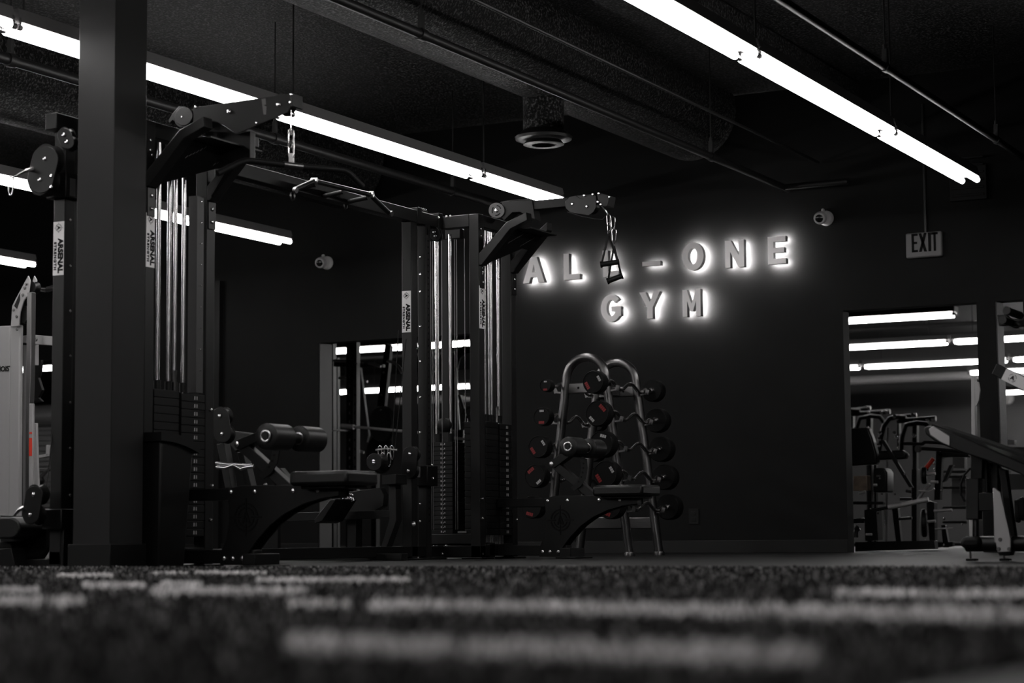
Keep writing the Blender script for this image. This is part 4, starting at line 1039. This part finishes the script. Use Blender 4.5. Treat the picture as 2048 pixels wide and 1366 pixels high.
# arched machine right of it
Y = 19.5
t = thing('arched_machine', 'black arched machine with pale curved rails, right side of left doorway', 'gym machine', at_floor(915, Y))
tube_part(t, 'arch', 'frame_black', ((912, 860), (907, 800), (906, 740), (914, 712), (928, 700), (945, 700), (960, 715)), Y, .05, 12)
tube_part(t, 'rail', 'grey_paint', ((918, 790), (926, 815), (934, 850), (938, 880), (940, 1090)), Y-.2, .018)
tube_part(t, 'rail', 'satin', ((918, 786), (930, 790), (946, 792)), Y-.2, .014)
tube_part(t, 'rail', 'satin', ((905, 876), (925, 878), (940, 880)), Y-.3, .014)
plane_part(t, 'post', 'frame_black', rect(912, 926, 860, 1098), Y, .1)
tube_part(t, 'curved_rail', 'grey_paint', ((922, 830), (932, 818), (944, 812)), Y-.2, .014)
tube_part(t, 'curved_rail', 'grey_paint', ((924, 845), (934, 834), (944, 828)), Y-.2, .012)
plane_part(t, 'bottle_tip', 'white_paint', [(922, 891), (928, 891), (931, 902), (919, 902)], Y-.4, .05)

# right doorway: plate loaded press nearest the opening
Y = 16.9
t = thing('press_machine', 'black plate-loaded press with tall seatback, left side of right doorway', 'gym machine', at_floor(1740, Y))
plane_part(t, 'seatback', 'vinyl', [(1700, 857), (1736, 855), (1745, 878), (1752, 905), (1754, 928), (1700, 932)], Y, .10, .015)
plane_part(t, 'post', 'frame_black', rect(1738, 1743, 930, 1090), Y+.1, .06); plane_part(t, 'post', 'frame_black', rect(1748, 1752, 930, 1090), Y+.3, .06)
plane_part(t, 'base_rail', 'frame_black', [(1710, 1084), (1868, 1081), (1870, 1098), (1710, 1103)], Y, .1)
plane_part(t, 'cross_rail', 'frame_char', [(1705, 1003), (1766, 1003), (1766, 1009), (1705, 1009)], Y, .06)
plane_part(t, 'wood_block', 'wood', [(1706, 952), (1734, 951), (1735, 981), (1706, 982)], Y-.05, .1, .006)
plane_part(t, 'arm_pad', 'vinyl', [(1752, 902), (1804, 900), (1814, 908), (1810, 918), (1752, 920)], Y+.3, .1, .015)
plane_part(t, 'brace', 'frame_char', [(1760, 880), (1768, 880), (1826, 975), (1818, 975)], Y+.2, .04)
plane_part(t, 'seat_pad', 'vinyl', [(1746, 936), (1768, 936), (1774, 945), (1774, 985), (1746, 985)], Y+.1, .2, .015)
plane_part(t, 'lower_pad', 'vinyl', [(1706, 1037), (1724, 1036), (1724, 1046), (1706, 1047)], Y, .15, .01)
for pts in (((1712, 1075), (1712, 1062), (1718, 1056)), ((1711, 1060), (1716, 1053))): tube_part(t, 'pedal_arm', 'steel', pts, Y-.05, .02)
plane_part(t, 'guard', 'plate_black', [(1728, 1020), (1752, 1015), (1756, 1080), (1730, 1082)], Y+.05, .15)
for pts in (((1718, 987), (1731, 983)), ((1747, 970), (1754, 970)), ((1732, 1069), (1744, 1069))): tube_part(t, 'chrome_pin', 'satin', pts, Y-.1, .011)
tube_part(t, 'lever', 'satin', ((1777, 1015), (1857, 999)), Y-.1, .021); tube_part(t, 'lever_end', 'frame_char', ((1745, 1021), (1777, 1015)), Y-.1, .014)
tube_part(t, 'link_rod', 'chrome', ((1769, 1018), (1770, 1050)), Y-.1, .008)
for x, y in ((1755, 952), (1759, 952), (1760, 957), (1756, 1026), (1764, 988), (1790, 988), (1810, 948), (1742, 1018)): MB().lathe(PY(x, y, Y-.02), (0, -1, 0), [(0, .011), (.008, .009)], 8).build('bolt', 'bolt', t)
# plate tree with pegs
Y = 17.8
t = thing('plate_loaded_rower', 'black plate-loaded machine with chrome pegs and red grip in right doorway', 'gym machine', at_floor(1835, Y))
plane_part(t, 'post', 'frame_black', rect(1823, 1833, 938, 1098), Y, .1)
plane_part(t, 'post', 'frame_black', [(1872, 900), (1884, 905), (1880, 1000), (1868, 1000)], Y+.2, .08)
plane_part(t, 'leg', 'frame_black', [(1783, 1015), (1795, 1015), (1802, 1085), (1792, 1085)], Y, .06)
plane_part(t, 'leg', 'frame_black', [(1882, 1050), (1890, 1050), (1898, 1095), (1886, 1095)], Y, .06)
plane_part(t, 'base_rail', 'frame_black', [(1815, 1086), (1905, 1084), (1905, 1093), (1815, 1099)], Y, .08)
plane_part(t, 'lower_frame', 'plate_black', [(1852, 1000), (1868, 1005), (1870, 1095), (1860, 1095)], Y-.1, .1)
for x0_, y0_, x1_, y1_ in ((1848, 949, 1871, 947), (1862, 964, 1876, 964), (1868, 1022, 1904, 1020), (1850, 1044, 1871, 1042), (1870, 1058, 1906, 1056), (1797, 1038, 1824, 1036), (1812, 982, 1823, 984), (1800, 998, 1824, 998)):
    tube_part(t, 'peg', 'satin' if x0_ > 1830 else 'steel', ((x0_, y0_), (x1_, y1_)), Y-.15, .013 if y0_ != 1058 else .006)
tube_part(t, 'handle', 'satin', ((1837, 982), (1859, 983), (1869, 977)), Y-.2, .009)
tube_part(t, 'diagonal_arm', 'satin', ((1836, 1000), (1846, 985), (1853, 976), (1860, 968)), Y-.1, .014)
tube_part(t, 'handle_bar', 'frame_char', ((1807, 887), (1845, 888), (1850, 884), (1900, 887)), Y, .016)
tube_part(t, 'handle_bar', 'frame_char', ((1840, 897), (1875, 899), (1935, 904)), Y-.1, .016)
MB().lathe(PY(1839, 898, Y-.1), (-.4, -1, 0), [(0, .02), (.01, .032), (.03, .032), (.035, .028)], 18).build('knob', 'foam_grey', t)
plane_part(t, 'seat_pad', 'vinyl', [(1880, 902), (1936, 902), (1936, 914), (1872, 914)], Y+.2, .2, .012)
g_ = tube_part(t, 'red_grip', 'red_bright', ((1867, 917), (1860, 926), (1852, 936)), Y-.2, .02); g_['label'] = 'red grip'
plane_part(t, 'sloping_pad', 'frame_char', [(1898, 930), (1906, 930), (1892, 960), (1884, 965)], Y, .06)
for x, y in ((1868, 928), (1869, 938), (1855, 940), (1883, 980), (1853, 1083), (1854, 1092), (1888, 1090), (1924, 1048), (1888, 1038)): MB().lathe(PY(x, y, Y-.16), (0, -1, 0), [(0, .012), (.008, .009)], 8).build('bolt', 'bolt', t)
for i, (x, y, r) in enumerate(((1843, 951, .075), (1843, 1046, .125))):
    c = PY(x, y, Y-.25)
    t2 = thing('weight_plate', ['small upper weight plate loaded on the rower in the right doorway', 'large lower weight plate loaded on the rower in the right doorway'][i], 'weight plate', c, 'plates loaded on the rower')
    MB().lathe(c, (1, .25, 0), [(0, .02), (0, r*.9), (.01, r), (.035, r), (.045, r*.9), (.045, .02)], 32).build('disc', 'plate_black', t2)
    MB().lathe(c, (1, .25, 0), [(-.002, r*.8), (-.004, r*.84), (.004, r*.96), (.004, r*.9)], 32).build('rim', 'foam_grey', t2)
# two machines with overhead arms further back
for i, (ox, oy, nm) in enumerate(((0, 0, 'black overhead-arm machine with shiny bolts, centre of right doorway'), (-92, -14, 'black overhead-arm machine, left edge of right doorway'))):
    Y = 22+i*1.6
    t = thing('overhead_press', nm, 'gym machine', at_floor(1800+ox, Y), 'machines with overhead arms')
    sh = lambda pts: [(x+ox, y+oy) for x, y in pts]
    tube_part(t, 'curved_arm', 'frame_black', sh(((1758, 905), (1762, 875), (1768, 852), (1778, 838), (1792, 834), (1812, 836))), Y, .028)
    tube_part(t, 'handle_arm', 'frame_black', sh(((1795, 842), (1830, 840), (1872, 837))), Y, .03)
    tube_part(t, 'handle_arm', 'frame_black', sh(((1800, 834), (1833, 830))), Y+.5, .025)
    tube_part(t, 'curved_arm', 'frame_black', sh(((1802, 905), (1804, 875), (1812, 850), (1835, 846), (1852, 848), (1862, 862))), Y-.2, .028)
    plane_part(t, 'post', 'frame_black', sh(rect(1794, 1798, 835, 900)), Y, .08); plane_part(t, 'post', 'frame_black', [(1824+ox, 848+oy), (1834+ox, 848+oy), (1831+ox, 1088), (1826+ox, 1088)], Y, .08)
    plane_part(t, 'base_rail', 'frame_black', rect(1760+max(ox, -55), 1850+ox, 1086, 1094), Y, .08)
    for x, y in ((1789, 833), (1825, 830), (1829, 841), (1855, 839), (1865, 838), (1823, 849), (1789, 866), (1793, 874), (1802, 871), (1800, 883), (1828, 871), (1760, 866), (1758, 878), (1757, 891), (1798, 896)):
        MB().lathe(PY(x+ox, y+oy, Y-.06), (.3, -1, .2), [(0, .022), (.015, .02), (.02, .012)], 10).build('bolt', 'bolt', t)
t = thing('storage_pole', 'pale upright bar standing among machines in the right doorway', 'bar', at_floor(1774, 21))
tube_part(t, 'bar', 'white_paint', ((1775.5, 855), (1774, 900), (1772, 1090)), 21, .014); MB().lathe(at_floor(1772, 21), (0, 0, 1), [(0, .12), (.03, .12), (.04, .03)], 16).build('foot', 'plate_black', t)
# pale machines at the right of the doorway
Y = 20.5
t = thing('multi_station', 'grey panelled weight-stack machine behind the tilted footplate', 'gym machine', at_floor(1915, Y))
plane_part(t, 'panel', 'white_paint', rect(1905, 1929, 915, 937), Y, .1); plane_part(t, 'panel', 'white_paint', rect(1903, 1932, 956, 1012), Y, .1)
for y_ in (941, 951, 973, 1013, 1042): plane_part(t, 'rail', 'grey_paint', rect(1885, 1932, y_, y_+5), Y-.2, .05)
plane_part(t, 'side_panel', 'grey_paint', rect(1974, 1996, 930, 1070), Y+.2, .1); plane_part(t, 'side_panel', 'white_paint', rect(1952, 1986, 1040, 1086), Y+.4, .08)
plane_part(t, 'base_rail', 'grey_paint', rect(1890, 2046, 1086, 1092), Y, .1)
Y = 19.2
t = thing('tall_pulley_post', 'tall pale upright with pulley plate in front of the doorway pier', 'gym machine', at_floor(1946, Y))
b = MB(); b.ext([PY(x, y, WY-.6) for x, y in ((1942, 752), (1950, 752), (1952, 1100), (1944, 1100))], (0, .06, 0)); b.build('upright', 'white_paint', t, .004)
b = MB(); b.ext([PY(x, y, WY-.62) for x, y in ((1950, 762), (1957, 764), (1960, 780), (1958, 800), (1953, 812), (1950, 812))], (0, .02, 0)); b.build('pulley_plate', 'white_paint', t, .003)
t.location = (PY(1946, 900, WY-.57).x, WY-.57, 0)
for ch in t.children: ch.matrix_parent_inverse = Matrix.Translation(t.location).inverted()
Y = 18.5
t = thing('bench_station', 'grey bench-height machine with round pads at the far right doorway', 'gym machine', at_floor(2030, Y))
plane_part(t, 'top_rail', 'grey_paint', rect(2010, 2070, 894, 935), Y, .1); plane_part(t, 'white_block', 'white_paint', rect(2011, 2028, 880, 889), Y-.1, .1)
plane_part(t, 'cross_panel', 'foam_grey', rect(2012, 2070, 948, 979), Y+.1, .08)
plane_part(t, 'post', 'grey_paint', rect(2012, 2018, 940, 1100), Y+.1, .08)
for x, y in ((2030, 1022), (2040, 1018)): MB().lathe(PY(x, y, Y-.1), (1, .2, 0), [(0, .02), (0, .10), (.03, .11), (.05, .10), (.05, .02)], 28).build('round_pad', 'grey_paint', t)
plane_part(t, 'base_rail', 'steel', rect(2010, 2070, 1080, 1086), Y, .08)
# ceiling pipes across the far room
for px_, py_, z_, r_, lab in ((1800, 655, 3.0, .03, 'slim grey pipe crossing the far room above the second light row'), (1800, 757, 2.75, .07, 'thick pale pipe crossing the far room below the third light row')):
    p = PZ(px_, py_, z_); t = thing('ceiling_pipe', lab, 'pipe', (-8, p.y, z_))
    MB().tube([(-20, p.y, z_), (6, p.y, z_)], r_, 14).build('pipe_run', 'white_paint' if r_ > .05 else 'grey_paint', t)
    for x in (-16, -12, -8, -4, 0): MB().tube([(x, p.y, z_), (x, p.y, CEIL)], .008, 6).build('hanger_rod', 'grey_paint', t)
